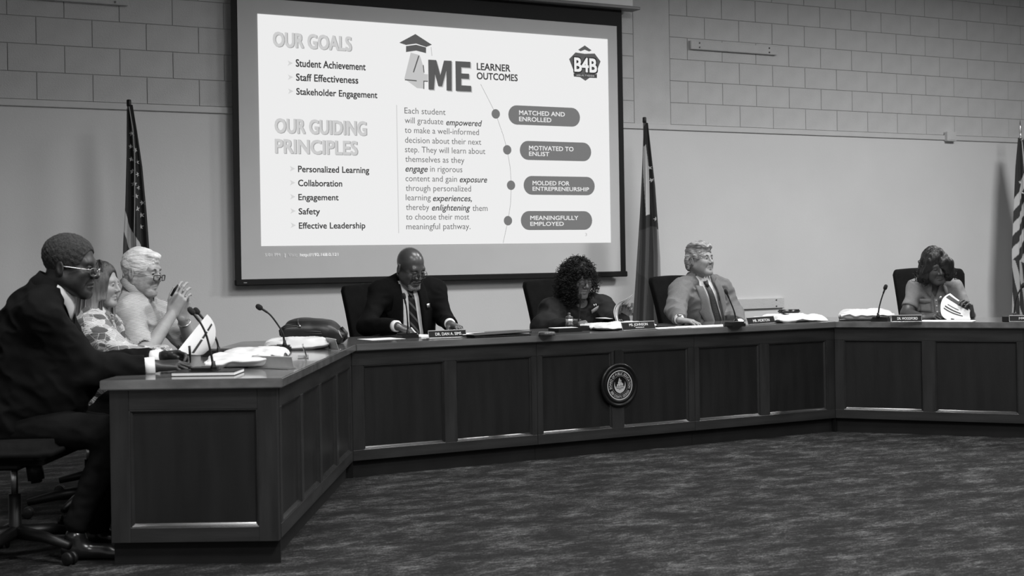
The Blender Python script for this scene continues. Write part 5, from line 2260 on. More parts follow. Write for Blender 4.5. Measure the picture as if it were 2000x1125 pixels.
x0 = fl[0]
pl_ = [relz(246, 212, FYL, x0), relz(245, 300, FYL, x0), relz(242, 400, FYL, x0), relz(238, 470, FYL, x0), relz(236, 560, FYL, x0), (0.5, -.16)]
pr_ = [relz(258, 212, FYL, x0), relz(266, 260, FYL, x0), relz(276, 330, FYL, x0), relz(284, 420, FYL, x0), relz(289, 490, FYL, x0), (0.5, .20)]
st_ = []
for (sx, sy, ro) in ((257, 261, .2), (256, 286, .1), (257, 311, 0), (259, 335, 0), (261, 359, 0), (264, 384, .1), (266, 408, 0), (277, 420, .2), (276, 443, .1), (268, 317, .3), (268, 341, .4), (278, 396, .3), (264, 293, .5), (270, 367, .4)):
    p = ony(sx, sy, FYL - .03)
    st_.append((p[0] - x0, p[2], ro))
draped_flag('stars and stripes flag furled on a pole left of the screen, behind the white-haired man', fl, relz(250, 210, FYL, x0)[0], (x0, FYL), pl_, pr_, tone_us, st_, seed=3, tall=relz(249, 208, FYL, x0)[0])
p4 = [ony(252, 208, FYL - .03), ony(259, 250, FYL - .07), ony(263, 300, FYL - .09), ony(263, 400, FYL - .09), ony(261, 520, FYL - .09)]
lft = bpy.data.objects['flag']
MB().tube([tuple(q - np.array([fl[0], FYL, 0])) for q in p4], .004, 6).build('cord', mat('pale_cord', .30, .7), lft, True)
# middle flag, right of the screen
FYM = -0.45
fm = ony(1259, 255, FYM)
x0 = fm[0]


def tone_ga(U, k, z, x):
    a = 1.0 - 2.6 * abs(U - (.30 + .25 * k))
    if k < .44 and .06 + .45 * k < U < .26 + .62 * k and k > .10:
        return FWH
    if k < .5:
        return FDK if U > .5 else .02
    if z < 1.62 + .25 * (U - .5) and U < .78:
        return .052 if z > 1.12 - .3 * U else .035
    return FDK if U < .9 else .25


pl_ = [relz(1254, 246, FYM, x0), relz(1252, 300, FYM, x0), relz(1248, 380, FYM, x0), relz(1242, 480, FYM, x0), relz(1237, 560, FYM, x0), relz(1231, 640, FYM, x0), (.45, -.19)]
pr_ = [relz(1264, 246, FYM, x0), relz(1270, 300, FYM, x0), relz(1277, 360, FYM, x0), relz(1283, 450, FYM, x0), relz(1286, 500, FYM, x0), relz(1288, 600, FYM, x0), (.45, .14)]
st2_ = [(ony(sx_, sy_, FYM - .03)[0] - x0, ony(sx_, sy_, FYM - .03)[2], ro_) for sx_, sy_, ro_ in ((1268, 328, .3), (1271, 352, .5), (1276, 428, .2))]
draped_flag('dark flag with a pale fold furled on a pole right of the screen', fm, relz(1258, 244, FYM, x0)[0], (x0, FYM), pl_, pr_, tone_ga, st2_, folds=5, seed=8, tall=relz(1258, 240, FYM, x0)[0])
# right flag at the edge of the frame
FYR = -0.42
f3 = ony(1993, 275, FYR)
x0 = f3[0]


def tone_us2(U, k, z, x):
    e = 1.74 + .60 * U
    if U > .52 and z > 1.9 - 1.2 * (U - .5):
        return FWH if U < .62 else FDK
    if z > e:
        return FDK
    if z > 1.10:
        q = (e - z) / .13
        return FWH if int(math.floor(q)) % 2 == 0 else FDK * 1.5
    q = (U * 1.3 + .55 * z) / .14
    return FWH * .8 if int(math.floor(q)) % 2 == 0 else FDK * 1.5


pl_ = [relz(1986, 275, FYR, x0), relz(1981, 330, FYR, x0), relz(1978, 400, FYR, x0), relz(1973, 500, FYR, x0), relz(1974, 560, FYR, x0), relz(1972, 620, FYR, x0), (.45, -.22)]
pr_ = [relz(1996, 275, FYR, x0), relz(2006, 330, FYR, x0), relz(2020, 400, FYR, x0), relz(2030, 500, FYR, x0), relz(2034, 600, FYR, x0), (.45, .36)]
st_ = []
for (sx, sy, ro) in ((1990, 356, 0), (1983, 371, .2), (1997, 376, .1)):
    p = ony(sx, sy, FYR - .03)
    st_.append((p[0] - x0, p[2], ro))
draped_flag('stars and stripes flag with a silver spear tip at the right edge', f3, relz(1992, 273, FYR, x0)[0], (x0, FYR), pl_, pr_, tone_us2, st_, finial='spear', seed=5, folds=5, tall=relz(1992, 272, FYR, x0)[0])


# ================================================================ chairs
def office_chair(label, xy, rz, seat_z=.47, top=1.07, back_off=.25, wtop=.53, recline=12, arms=True):
    t = empty('office_chair', label, 'chair', (xy[0], xy[1], 0), rz, 'black office chairs around the desk')
    mb = MB().box((0, .02, seat_z - .05), (.52, .50, .09), .035, None, 3)
    mb.build('seat', M_CHAIR, t, True)
    n, m_ = 9, 13
    T = np.zeros((m_, n, 3))
    H = top - (seat_z + .02)
    for i in range(m_):
        k = i / (m_ - 1)
        z = seat_z + .02 + H * k
        wd = (.43 + (wtop - .43) * k) / 2
        if k > .9:
            wd -= .02 * ((k - .9) / .1) ** 2
        for j in range(n):
            u = -1 + 2 * j / (n - 1)
            y = back_off + math.tan(math.radians(recline)) * H * k - .035 * u * u - .02 * math.sin(k * PI)
            T[i, j] = (wd * u, -(-y) if False else y, z - .012 * (u * u) * (k > .99))
    me = sheet_mesh(T, np.array([0, .065, 0]))
    bo = link('backrest', me, M_CHAIR, t, True)
    bv = bo.modifiers.new('bev', 'BEVEL')
    bv.width = .016
    bv.segments = 3
    bv.limit_method = 'ANGLE'
    bv.angle_limit = math.radians(50)
    MB().box((0, back_off + .06, seat_z - .02), (.10, .16, .03), .01).build('back_bracket', M_BLK, t)
    MB().box((0, .02, seat_z - .115), (.14, .13, .045), .01).build('tilt_mechanism', M_BLK, t)
    MB().lathe([(.014, .27), (.014, seat_z - .12)], (0, 0, 0), 14).build('gas_lift', M_METAL, t, True)
    MB().lathe([(.030, .10), (.030, .12), (.026, .13), (.025, .275)], (0, 0, 0), 16).build('lift_sleeve', M_BLK, t, True)
    for k in range(5):
        a = 2 * PI * k / 5 + .5
        d = Vector((math.cos(a), math.sin(a), 0))
        leg = MB().tube([d * .02 + Vector((0, 0, .115)), d * .16 + Vector((0, 0, .105)), d * .29 + Vector((0, 0, .078))], [.030, .024, .017], 8).build('leg', M_BLK, t, True)
        side = Vector((-d.y, d.x, 0))
        c = MB()
        R = Matrix.Rotation(a, 3, 'Z') @ Matrix.Rotation(PI / 2, 3, 'X')
        for sg in (-1, 1):
            c.lathe([(.022, -.009), (.027, -.006), (.027, .006), (.022, .009)], tuple(d * .29 + side * sg * .014 + Vector((0, 0, .028))), 14, R)
        c.build('caster', M_BLK, leg, True)
    if arms:
        for sg in (-1, 1):
            MB().tube([(sg * .25, .05, seat_z - .06), (sg * .30, .06, seat_z - .02), (sg * .31, .06, seat_z + .17)], .016, 8).build('arm_support', M_BLK, t, True)
            MB().box((sg * .31, .0, seat_z + .185), (.07, .27, .03), .012, None, 2).build('armrest', M_CHAIR, t, True)
    return t


def behind(P, dx=0.0, dy=.02):
    l = P.l2w(P.w2l(np.array([P.t[0], P.t[1], 0])) + np.array([dx, dy, 0]))
    return (l[0], l[1])


office_chair('black high-backed office chair behind the bald man in the dark suit', behind(PEOPLE['bald'], -.02, .06), PEOPLE['bald'].rz, top=1.065, arms=False)
office_chair('black high-backed office chair behind the curly-haired woman', behind(PEOPLE['curly'], .08, .06), PEOPLE['curly'].rz, top=1.065, arms=False)
office_chair('black high-backed office chair behind the man in the light suit', behind(PEOPLE['suit'], .20, .18), 0.0, top=1.07, arms=False)
office_chair('black high-backed office chair behind the woman in the denim shirt', behind(PEOPLE['denim'], .055, .06), PEOPLE['denim'].rz + .02, top=1.10, wtop=.53, arms=False)
office_chair('black office chair under the dark-suited man at the near end, gas lift in view', atd(28, 920, 5.97)[:2], PEOPLE['near'].rz, seat_z=.515, top=1.0, back_off=.22, recline=10, arms=False)
nc = bpy.data.objects['office_chair.004']
MB().box((.0, -.085, .37), (.055, .060, .105), .012, Matrix.Rotation(math.radians(-8), 3, 'X'), 2).build('tension_knob', M_BLK, nc, True)
office_chair('black office chair of the woman in the patterned blouse', behind(PEOPLE['print'], 0, .03), PEOPLE['print'].rz, top=.95, recline=5, arms=False)
office_chair('black office chair of the white-haired man', behind(PEOPLE['polo'], 0, .03), PEOPLE['polo'].rz, top=.95, recline=5, arms=False)


# ================================================================ things on the desk
TZ = TT


def microphone(label, base, rz, pts, group=None, head_r=.012):
    """base: world xy; pts: world points of the gooseneck from foot to head"""
    t = empty('gooseneck_microphone', label, 'microphone', (base[0], base[1], TZ), rz, group or 'gooseneck microphones on the desk')
    R = np.array([[math.cos(rz), -math.sin(rz), 0], [math.sin(rz), math.cos(rz), 0], [0, 0, 1]])
    o = np.array([base[0], base[1], TZ])
    L_ = [R.T @ (np.array(p) - o) for p in pts]
    MB().prism([(-.055, -.055), (.055, -.055), (.062, .02), (.045, .055), (-.045, .055), (-.062, .02)], 0.0, .020).build('base', M_BLK, t)
    b2 = MB().prism([(-.048, -.047), (.048, -.047), (.055, .018), (.04, .047), (-.04, .047), (-.055, .018)], .0202, .030).build('base_top', M_BLK, t)
    MB().b2((-.02, -.040, .0303), (.02, -.022, .034), .002).build('talk_button', mat('button_grey', .12, .4), b2)
    p0 = L_[0].copy()
    MB().lathe([(.013, .030), (.013, .036), (.009, .045), (.0075, .06)], (p0[0], p0[1], 0), 12).build('socket', M_BLK, t, True)
    pts2 = resample(L_, 24)
    # smooth spline through the points
    for _ in range(6):
        pts2[1:-1] = (pts2[:-2] + pts2[1:-1] * 2 + pts2[2:]) / 4
    MB().tube([tuple(p) for p in pts2], [.0052] * 8 + [.0045] * 12 + [.006] * 4, 8).build('gooseneck', M_BLK, t, True)
    a, b = pts2[-3], pts2[-1]
    d = norm(b - a)
    MB().tube([tuple(b - d * .004), tuple(b + d * .002), tuple(b + d * .012), tuple(b + d * .026), tuple(b + d * .034)], [.006, head_r * .95, head_r * 1.1, head_r, head_r * .5], 12).build('windscreen', mat('foam_black', .008, .95, bump=.3, bscale=500), t, True)
    return t


def mic_px(label, basepx, foot, curve, rz, dep=None, head_r=.0125):
    b = onz(basepx[0], basepx[1], TZ + .015)
    d = (b - CAMP) @ np.array([SA, CA, 0]) if dep is None else dep
    f = onz(foot[0], foot[1], TZ + .035)
    df = (f - CAMP) @ np.array([SA, CA, 0])
    return microphone(label, b[:2], rz, [f] + [atd(p[0], p[1], df) for p in curve], head_r=head_r)


RZL = angA + PI / 2
mic_px('gooseneck microphone nearest the camera, between the notebook and the crumpled envelope', (400, 724), (417, 717), [(410, 680), (402, 650), (390, 627), (378, 613)], RZL, head_r=.0115)
mic_px('gooseneck microphone behind the tilted paper, second on the left wing', (418, 690), (427, 687), [(426, 672), (419, 655), (405, 632), (388, 612)], RZL, head_r=.0125)
mic_px('gooseneck microphone standing alone against the wall beside the black bag', (546, 680), (556, 674), [(553, 650), (540, 630), (527, 613), (511, 603)], RZL, head_r=.0135)
mic_px('gooseneck microphone in front of the bald man\'s tie', (794, 655), (797, 651), [(796, 625), (794, 600), (790, 583)], 0.0, head_r=.011)
mic_px('thin gooseneck microphone at the curly-haired woman\'s chin', (1131, 641), (1129, 636), [(1131, 615), (1133, 598), (1134, 583)], 0.0, head_r=.007)
mic_px('gooseneck microphone in front of the light suit\'s sleeve', (1433, 633), (1438, 627), [(1434, 608), (1427, 590), (1420, 574)], 0.0, head_r=.0105)
mic_px('gooseneck microphone beside the white parcel on the right wing', (1720, 623), (1715, 618), [(1717, 600), (1722, 582), (1728, 565)], aB, head_r=.0125)
mic_px('gooseneck microphone at the right edge in front of the striped flag', (2012, 624), (1981, 618), [(1982, 595), (1987, 575), (1996, 561)], aB, head_r=.012)


def nameplate(label, left, right, hpx, text, rz=None, sub=None, ground=True, blank=False, w=None, serif=True):
    """left/right: pixels of the lower front edge"""
    a, b = onz(left[0], left[1], TZ + .001), onz(right[0], right[1], TZ + .001)
    dirv = (b - a)[:2]
    rz = math.atan2(dirv[1], dirv[0]) if rz is None else rz
    L_ = np.linalg.norm(dirv) if w is None else w
    d = (a - CAMP) @ np.array([SA, CA, 0])
    h = hpx * d / F
    t = empty('nameplate', label, 'nameplate', (a[0], a[1], TZ), rz, 'nameplates along the desk')
    tl = math.radians(18)
    tx = lambda y, z: (y * math.cos(tl) + z * math.sin(tl), -y * math.sin(tl) * 0 + z * math.cos(tl))
    # holder: foot, leaning back sheet, rails
    MB().b2((0, -.004, 0.0005), (L_, .045, .003)).b2((0, -.007, .0005), (L_, -.003, .0065), .001).build('holder_foot', M_METAL, t)
    R = Matrix.Rotation(-tl, 3, 'X')
    hb = MB().box(tuple(R @ Vector((L_ / 2, .0035, h / 2)) + Vector((0, 0, .003))), (L_, .002, h), 0, R).box(tuple(R @ Vector((L_ / 2, .001, h - .002)) + Vector((0, 0, .003))), (L_, .006, .004), 0, R)
    hb.build('holder_back', mat('brushed_sheet', .36, .45, var=.05, vscale=40), t)
    pl_ = MB().box(tuple(R @ Vector((L_ / 2, .0012, h / 2)) + Vector((0, 0, .003))), (L_ - .006, .0022, h - .006), 0, R).build('plate', mat('engraved_black', .007, .5, spec=.15), t)
    if text:
        for (s, u0, u1, v0, v1) in text:
            me, asp = text_mesh(s)
            embolden(me, .0022, .018)
            M = Matrix(((L_ * (u1 - u0), 0, 0, L_ * u0), (0, 0, -1, -.0004), (0, h * (v1 - v0), 0, h * v0), (0, 0, 0, 1)))
            me.transform(M)
            me.transform(Matrix.Translation((0, 0, .003)) @ R.to_4x4())
            link('lettering', me, mat('engraved_white', .62, .6), pl_)
    return t


nameplate('black nameplate with white lettering in front of the bald man', (838, 662), (912, 659), 16, [('DR. DAN A. SIMS', .18, .86, .34, .72)])
nameplate('black nameplate with two lines of lettering in front of the curly-haired woman', (1217, 646.5), (1281, 643), 17, [('MS. JOHNSON', .22, .78, .50, .82), ('PRESIDENT', .40, .66, .22, .36)])
nameplate('grey nameplate with a bright top rail in front of the man in the light suit', (1462, 635), (1515, 631), 15, [('MR. MORTON', .2, .80, .30, .68)])
nameplate('black nameplate with white lettering in front of the woman in denim', (1741, 629.5), (1801, 629), 14, [('DR. WOODFORD', .20, .86, .32, .70)])
nameplate('black nameplate cut off by the right edge of the picture', (1971, 629), (2040, 629), 13, [('MR.', .28, .46, .36, .72)])
# the left wing's nameplates are seen from behind or edge-on
nameplate('metal nameplate seen from behind, nearest on the left wing by the parcel', (576, 720), (576, 720), 24, None, rz=-AL + math.radians(146), w=.235, blank=True)
nameplate('metal nameplate seen edge-on, second on the left wing', (600, 700), (600, 700), 24, None, rz=-AL + math.radians(98.5), w=.235, blank=True)
nameplate('metal nameplate on the left wing below the black bag', (663, 684), (663, 684), 22, None, rz=-AL + math.radians(112), w=.20, blank=True)


# ---------------------------------------------------------------- padded mailers
def parcel(label, c, rz, lx, ly, h, seed, pinch=.02, group=None, tone=.54):
    n = 44
    nf = noise_fn(26, seed, 3)
    nf2 = noise_fn(9, seed + 1, 2)
    V, Fc = [], []
    for sgn in (1, -1):
        for i in range(n):
            for j in range(n):
                u, v = -1 + 2 * i / (n - 1), -1 + 2 * j / (n - 1)
                ru, rv = 1 - abs(u) ** 5, 1 - abs(v) ** 6
                pr = max(0, ru) ** .55 * max(0, rv) ** .6
                p = np.array([[u * lx / 2, v * ly / 2, 0.0]])
                a = abs(nf(p)[0])
                wob = .010 * nf2(p)[0] * (1 - pr)
                if sgn > 0:
                    z = h * .42 + pr * h * .58 - a * h * .16 * (1.2 - pr) - .20 * h * a + wob
                else:
                    z = h * .42 - pr * h * .42 + wob * (1 - pr) + .001
                z = max(z, .0015)
                sq = 1 - .03 * (1 - abs(v)) * (abs(u) > .97)
                V.append((u * lx / 2 * (1 - .05 * (abs(v) ** 8)) * sq, v * ly / 2 * (1 - .04 * abs(u) ** 8), z))
    N = n * n
    for i in range(n - 1):
        for j in range(n - 1):
            a, b, c_, d = i * n + j, (i + 1) * n + j, (i + 1) * n + j + 1, i * n + j + 1
            Fc += [(a, b, c_, d), (N + a, N + d, N + c_, N + b)]
    bd = [i * n for i in range(n)] + [(n - 1) * n + j for j in range(1, n)] + [i * n + n - 1 for i in range(n - 2, -1, -1)] + [j for j in range(n - 2, 0, -1)]
    for a, b in zip(bd, bd[1:] + bd[:1]):
        Fc.append((a, N + a, N + b, b))
    o = link('padded_envelope', mesh(V, Fc), mat('white_mailer_paper', tone, .55, var=.03, vscale=14, bump=.06, bscale=40, spec=.35), None, True)
    o.location = (c[0], c[1], TZ + .0008)
    o.rotation_euler = (0, 0, rz)
    tag(o, label, 'envelope', group or 'white padded envelopes on the desk')
    return o


parcel('crumpled white padded envelope nearest the camera, behind the nearest microphone', onz(468, 716, TZ)[:2], angA - 1.45, .29, .28, .064, 3)
parcel('white padded envelope behind the nearest one, bulging toward the desk edge', onz(499, 703, TZ)[:2], angA - 1.52, .30, .36, .060, 7)
parcel('clean white padded envelope lying in front of the black bag', onz(580, 681, TZ)[:2], angA - 1.42, .35, .30, .062, 12)
parcel('white padded envelope under the curling page of the curly-haired woman', onz(1205, 643, TZ)[:2], .02, .44, .30, .048, 15)
parcel('white padded envelope carrying a black phone, on the main desk', onz(1545, 628, TZ)[:2], -.02, .44, .30, .056, 18)
parcel('white padded envelope at the corner of the right wing, left of the microphone', onz(1683, 627, TZ)[:2] + nB * .16, aB + .25, .37, .27, .080, 22)


# ---------------------------------------------------------------- thin sheets, books, folders
def lag(P, n=11):
    """3x3 control points -> biquadratic grid"""
    P = np.array(P, float)
    t = np.linspace(0, 1, n)
    B = np.stack([(1 - t) * (1 - 2 * t), 4 * t * (1 - t), t * (2 * t - 1)], 1)
    return np.einsum('ia,jb,abk->ijk', B, B, P)


def curved_sheet(name, label, cat, P, thick=.0008, m=None, group=None, bars=(), parent=None):
    G = lag(P)
    c = G.reshape(-1, 3).mean(0)
    nrm = norm(np.cross(G[-1, 0] - G[0, 0], G[0, -1] - G[0, 0]))
    if nrm @ (CAMP - c) < 0:
        nrm = -nrm
    o = link(name, sheet_mesh(G - c, -nrm * thick), m or M_WHITE, parent, True)
    smooth_by_angle(o, 50)
    o.location = c
    if label:
        tag(o, label, cat, group)
    for (u0, u1, v0, v1, tone) in bars:
        nu, nv = 6, 6
        Pc = np.array(P, float)

        def at(u, v):
            bu = np.array([(1 - u) * (1 - 2 * u), 4 * u * (1 - u), u * (2 * u - 1)])
            bv = np.array([(1 - v) * (1 - 2 * v), 4 * v * (1 - v), v * (2 * v - 1)])
            return np.einsum('a,b,abk->k', bu, bv, Pc)
        T = np.array([[at(u0 + (u1 - u0) * i / (nu - 1), v0 + (v1 - v0) * j / (nv - 1)) for j in range(nv)] for i in range(nu)])
        link('printed_bar', sheet_mesh(T - c + nrm * .0012, -nrm * .0004), mat('print_%d' % int(tone * 100), tone, .7), o)
    return o


def flat_sheet(label, corners, z=0.0006, thick=.0006, m=None, name='paper', cat='paper', group=None):
    """corners: 4 pixels of the sheet on the desk, in order"""
    W = [onz(p[0], p[1], TZ + z) for p in corners]
    c = np.mean(W, 0)
    mb = MB()
    mb.prism([(w_[0] - c[0], w_[1] - c[1]) for w_ in W], 0.0, thick)
    o = mb.build(name, m or M_WHITE)
    o.location = (c[0], c[1], TZ + z)
    tag(o, label, cat, group)
    return o


def rect_on_desk(p, rz, lx, ly):
    """4 plan corners of a rectangle centred at p"""
    c, s = math.cos(rz), math.sin(rz)
    return [(p[0] + c * a - s * b, p[1] + s * a + c * b) for a, b in ((-lx / 2, -ly / 2), (lx / 2, -ly / 2), (lx / 2, ly / 2), (-lx / 2, ly / 2))]


def flat_rect(label, px, rz, lx, ly, z=.0006, thick=.0006, m=None, name='paper', cat='paper', group=None):
    p = onz(px[0], px[1], TZ + z)
    mb = MB().b2((-lx / 2, -ly / 2, 0), (lx / 2, ly / 2, thick))
    o = mb.build(name, m or M_WHITE)
    o.location = (p[0], p[1], TZ + z)
    o.rotation_euler = (0, 0, rz)
    tag(o, label, cat, group)
    return o


def book(label, px, rz, lx, ly, h, cover=M_BLK):
    p = onz(px[0], px[1], TZ)
    t = empty('notebook', label, 'notebook', (p[0], p[1], TZ + .0006), rz)
    MB().b2((-lx / 2, -ly / 2, 0), (lx / 2, ly / 2, .0015)).build('cover', cover, t)
    MB().b2((-lx / 2 + .002, -ly / 2 + .002, .0016), (lx / 2 - .002, ly / 2 - .002, h - .0016), .001).build('pages', M_WHITE, t)
    MB().b2((-lx / 2, -ly / 2, h - .0015), (lx / 2, ly / 2, h)).build('cover', cover, t)
    return t


book('black notebook with white page edges at the near end of the desk', (407, 731), RZL - PI, .262, .20, .016)
# tilted paper in the near man's hand
Q = lambda x, y, d: atd(x, y, d)
curved_sheet('paper', 'tilted white paper with a dark header line, held by the dark-suited man with thin glasses', 'paper',
             [[Q(345, 688, 6.40), Q(374, 652, 6.44), Q(405, 614, 6.50)], [Q(380, 693, 6.46), Q(402, 660, 6.50), Q(418, 632, 6.54)], [Q(398, 692, 6.60), Q(416, 672, 6.58), Q(421, 652, 6.58)]],
             bars=[(.36, .44, .04, .42, .03), (.36, .44, .46, .66, .03), (.36, .44, .70, .92, .03)])
flat_rect('white papers on the desk by the patterned blouse', (455, 686), angA - .3, .22, .30, z=.0008)
flat_rect('white papers on the desk by the white-haired man', (500, 681), angA - .2, .22, .30, z=.0010)
flat_rect('black folder lying behind the tilted paper', (405, 688), angA - .1, .22, .30, z=.001, thick=.012, m=M_BLK, name='folder', cat='folder')
flat_rect('white sheet left of the bald man\'s microphone', (745, 662), .03, .22, .20, z=.0008)
flat_rect('white pad under the bald man\'s writing hand', (822, 657), .25, .18, .22, z=.0008, thick=.006, name='notepad', cat='notepad')
flat_rect('white papers sticking up behind the bald man\'s nameplate', (925, 652), .05, .24, .16, z=.016, thick=.004)
# open black folder right of the first nameplate
fo = empty('folder', 'long black folder standing slightly open right of the bald man\'s nameplate', 'folder', tuple(onz(972, 657, TZ)[:2]) + (TZ,), .03)
MB().b2((-.20, -.075, .0008), (.19, .12, .010), .003).build('lower_cover', M_BLK, fo)
MB().box((-.005, .022, .019), (.40, .195, .008), .002, Matrix.Rotation(math.radians(-1.2), 3, 'Y')).build('upper_cover', M_BLK, fo)
# right wing papers
flat_rect('white papers under the hands of the woman in denim', (1850, 627), aB, .34, .22, z=.0008, thick=.002)
bx = MB().b2((-.03, -.05, 0), (.03, .05, .038), .004).build('small_box', M_BLK)
p = onz(1968, 628, TZ)
bx.location = (p[0], p[1], TZ + .0006)
bx.rotation_euler = (0, 0, aB)
tag(bx, 'small black box beside the nameplate at the right edge', 'box')
# papers in front of the light suit
flat_rect('white papers under the light suit\'s hand', (1385, 637), -.05, .40, .20, z=.0008, thick=.002)
flat_rect('white sheet left of the light-suited man\'s hand', (1310, 640), .02, .30, .14, z=.0008, thick=.001)
MB_pen = MB().tube([(0, 0, .006), (.135, 0, .006)], [.005, .004], 8).build('pen', M_BLK)
p = onz(1283, 640, TZ)
MB_pen.location = (p[0], p[1], TZ + .0025)
MB_pen.rotation_euler = (0, 0, .25)
tag(MB_pen, 'black pen right of the curly-haired woman\'s nameplate', 'pen')
# phone on the parcel
ph = MB().box((0, 0, 0), (.150, .075, .024), .008, None, 2).build('phone', mat('phone_black', .010, .18), None, True)
p = onz(1545, 614, TZ + .071)
p = onz(1545, 628, TZ)
ph.location = (p[0] + .0, p[1] + .02, TZ + .058 + .0125)
ph.rotation_euler = (0, 0, 0.0)
tag(ph, 'black phone in a case lying on the white padded envelope', 'phone')
# held page of the woman in denim
curved_sheet('paper', 'white sheet with a black header bar held up by the woman in denim', 'paper',
             [[Q(1838, 612, 9.86), Q(1840, 586, 9.90), Q(1856, 573, 9.96)], [Q(1856, 626, 9.86), Q(1866, 602, 9.90), Q(1876, 588, 9.94)], [Q(1897, 625, 9.88), Q(1894, 614, 9.90), Q(1897, 599, 9.94)]],
             bars=[(.05, .92, .70, .90, .03), (.22, .62, .46, .50, .12), (.16, .72, .34, .39, .04), (.14, .80, .25, .29, .04), (.50, .60, .05, .08, .1)])
# held page of the curly-haired woman with binder rings
bp_ = empty('open_binder', 'open white binder with a curling page held up by the curly-haired woman', 'binder', tuple(onz(1200, 637, TZ)[:2]) + (TZ,), 0)


def rel_sheet(P, parent, base, thick=.0008, m=None, name='page'):
    G = lag(P)
    o = link(name, sheet_mesh(G - base, np.array([0, thick, 0])), m or M_WHITE, parent, True)
    return smooth_by_angle(o, 50)


bb = np.array(bp_.location)
yb = ony(1208, 625, -2.93)
dY = -2.95
rel_sheet([[ony(1205, 630, dY), ony(1199, 604, dY), ony(1213, 588, dY)], [ony(1208, 631, dY + .06), ony(1204, 604, dY + .06), ony(1224, 583, dY + .05)], [ony(1211, 631, dY + .16), ony(1210, 607, dY + .16), ony(1237, 574, dY + .12)]], bp_, bb)
rel_sheet([[ony(1207, 630, dY), ony(1202, 605, dY + .01), ony(1215, 590, dY + .01)], [ony(1210, 631, dY + .07), ony(1208, 605, dY + .07), ony(1227, 585, dY + .06)], [ony(1213, 631, dY + .17), ony(1214, 609, dY + .17), ony(1238, 577, dY + .13)]], bp_, bb)
for px_ in (1209, 1213):
    c = ony(px_, 627, dY + .05) - bb
    MB().tube([tuple(c + np.array([0, .012 * math.cos(a), .012 * math.sin(a)])) for a in np.linspace(0, 2 * PI, 14)[:-1]], .0015, 5, closed=True).build('binder_ring', M_METAL, bp_, True)
MB().b2((-.04, .0, .0495), (.10, .17, .0525)).build('cover', M_WHITE, bp_)
# gavel on its block
gp = onz(1117, 645, TZ)
gv = empty('gavel', 'wooden gavel with a pale band standing head up in front of the curly-haired woman', 'gavel', (gp[0], gp[1] + .03, TZ + .026))
M_GAV = mat('gavel_wood', .06, .25, var=.3, vscale=40)
MB().lathe([(.022, 0), (.025, .003), (.025, .012), (.022, .016), (.022, .022)], (0, 0, 0), 20).build('head', M_GAV, gv, True)
MB().lathe([(.0225, .0222), (.0225, .046)], (0, 0, 0), 20).build('band', mat('pale_brass', .62, .3, metal=.6), gv, True)
MB().lathe([(.022, .0462), (.024, .050), (.024, .058), (.020, .062), (.010, .066), (.008, .074), (.010, .080), (.005, .086)], (0, 0, 0), 20).build('head_cap', M_GAV, gv, True)
MB().tube([(.02, 0, .034), (.06, .02, .034), (.11, .04, .033)], [.006, .009, .007], 8).build('handle', M_GAV, gv, True)
sbk = flat_rect('dark slab under the gavel with a white sheet on it', (1104, 648), .02, .175, .12, z=.0006, thick=.024, m=M_BLK, name='stand', cat='stand')
flat_rect('white sheet lying across the dark slab by the gavel', (1100, 640), -.12, .16, .10, z=.0252, thick=.0008)
snd = MB().lathe([(.050, 0), (.052, .004), (.050, .018), (.044, .022), (.0001, .022)], (0, 0, 0), 28).build('sound_block', M_GAV, None, True)
p = onz(1068, 655, TZ)
snd.location = (p[0], p[1], TZ + .0006)
tag(snd, 'round dark sound block left of the gavel', 'sound block')
# pens held
pn = empty('pen', 'dark pen upright in the writing hand beside the black notebook', 'pen', tuple(Q(371, 697, 6.14)))
MB().tube([tuple(Q(372, 708, 6.14) - np.array(pn.location)), tuple(Q(371, 690, 6.14) - np.array(pn.location)), tuple(Q(370, 676, 6.13) - np.array(pn.location))], [.003, .0055, .0055], 8).build('barrel', M_BLK, pn, True)
pn = empty('pen', 'black pen poking up from the white-haired man\'s fingertips', 'pen', tuple(Q(342, 565, 7.46)))
MB().tube([tuple(Q(334, 578, 7.46) - np.array(pn.location)), tuple(Q(341, 566, 7.46) - np.array(pn.location)), tuple(Q(348, 556, 7.46) - np.array(pn.location))], [.006, .0075, .0035], 8).build('barrel', M_BLK, pn, True)
pn = empty('pen', 'white pen in the bald man\'s writing hand', 'pen', tuple(ony(812, 648, -2.98)))
MB().tube([tuple(ony(819, 658, -3.0) - np.array(pn.location)), tuple(ony(803, 640, -2.96) - np.array(pn.location))], [.002, .0045], 8).build('barrel', M_WHITE, pn, True)

# ---------------------------------------------------------------- black backpack on the far end of the left wing
bpx = onz(614, 672, TZ)
dB_ = (bpx - CAMP) @ np.array([SA, CA, 0])
bag = empty('backpack', 'black backpack lying on the left end of the desk against the wall', 'bag', (bpx[0], bpx[1], TZ), -AL)
M_BAG = mat('black_nylon', .008, .45, var=.2, vscale=50, bump=.08, bscale=300)
s_ = dB_ / F


def bq(x, y, yy=0.0):
    """pixel -> bag-local (x, depth, z)"""
    return np.array([(x - 614) * s_, yy, (672 - y) * s_])


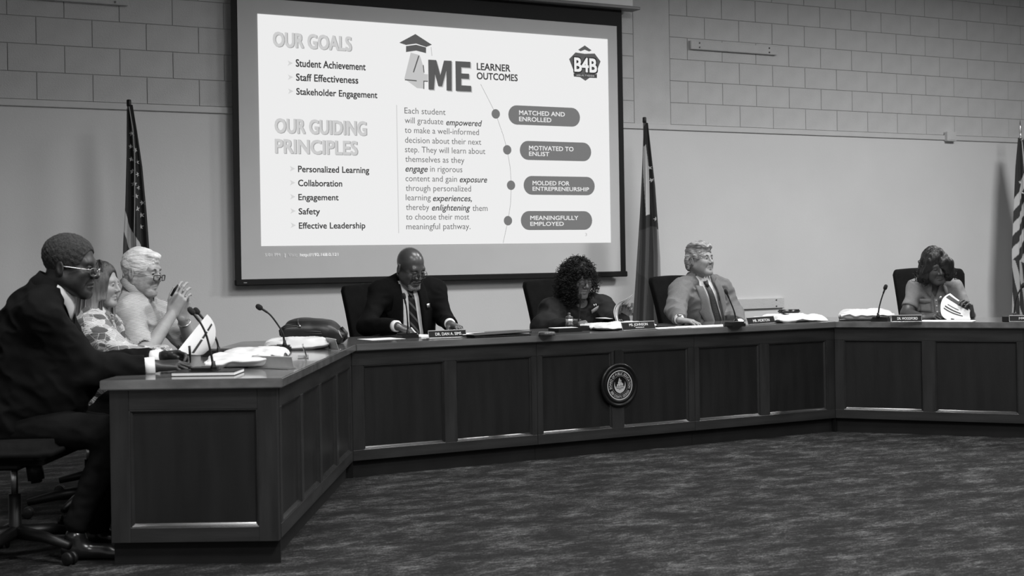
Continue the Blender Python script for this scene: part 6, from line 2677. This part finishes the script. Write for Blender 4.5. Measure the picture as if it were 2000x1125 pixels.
pr = [(RBox(bq(604, 651) + np.array([0, .02, .0]), (.145, .13, .052), .03), 0), (Ell(bq(606, 636) + np.array([0, .03, 0]), (.130, .11, .045), rotm(y=6)), .04), (Ell(bq(640, 648) + np.array([0, .0, 0]), (.090, .11, .055), rotm(y=18)), .04), (RBox(bq(660, 656) + np.array([0, -.02, 0]), (.045, .075, .040), .02, rotm(y=28)), .02)]
lo, hi = bounds([p for p, k in pr])
sd = Sdf(lo - .02, hi + .02, .005)
for p_, k_ in pr:
    sd.add(p_, k_)
nf = noise_fn(30, 5, 3)
sd.disp(lambda P_: .0022 * nf(P_ * .6), .03)
sd.sub(Fn(lambda P_: P_[..., 2] - .002, lo - .05, np.array([hi[0] + .05, hi[1] + .05, 0.0])), 0)
V, Qd = sd.extract()
link('body', fast_mesh(V, Qd), M_BAG, bag)
bvb = bvh_of(V, Qd)


def on_bag(pts, lift=.004):
    out = []
    for (x, y) in pts:
        q = bq(x, y)
        h = bvb.ray_cast(Vector((q[0], -.6, q[2])), Vector((0, 1, 0)), 2)
        out.append((h[0].x, h[0].y - lift, h[0].z) if h[0] is not None else (q[0], -.1, q[2]))
    return out


MB().tube(on_bag([(560, 638), (575, 635), (585, 634), (591, 637)]), .0035, 6).build('piping', mat('piping_sheen', .05, .25), bag, True)
MB().tube(on_bag([(584, 623), (586, 628), (589, 633)], .006), .006, 6).build('strap', M_BAG, bag, True)
MB().tube(on_bag([(588, 631), (591, 634), (593, 636)], .008), .005, 6).build('buckle', M_METAL, bag, True)
MB().tube(on_bag([(600, 645), (615, 645), (632, 646)], .002), .002, 6).build('zip', mat('zip_grey', .06, .4), bag, True)
MB().tube(on_bag([(610, 650), (622, 650), (634, 650)], .002), .002, 6).build('zip', mat('zip_grey', .06, .4), bag, True)
MB().tube(on_bag([(665, 645), (668, 652), (672, 659)], .003), .0035, 6).build('webbing', mat('webbing_pale', .30, .5), bag, True)
MB().tube([tuple(bq(553, 640) + np.array([0, .0, 0])), tuple(bq(549, 645) + np.array([0, -.01, 0])), tuple(bq(550, 652) + np.array([0, -.01, 0])), tuple(bq(556, 656))], .011, 8).build('carry_handle', M_BAG, bag, True)
MB().tube([tuple(bq(668, 641) + np.array([0, -.02, 0])), tuple(bq(676, 650) + np.array([0, -.03, 0])), tuple(bq(677, 662) + np.array([0, -.03, .006])), tuple(bq(671, 667) + np.array([0, -.02, .008]))], .012, 8).build('shoulder_strap', M_BAG, bag, True)
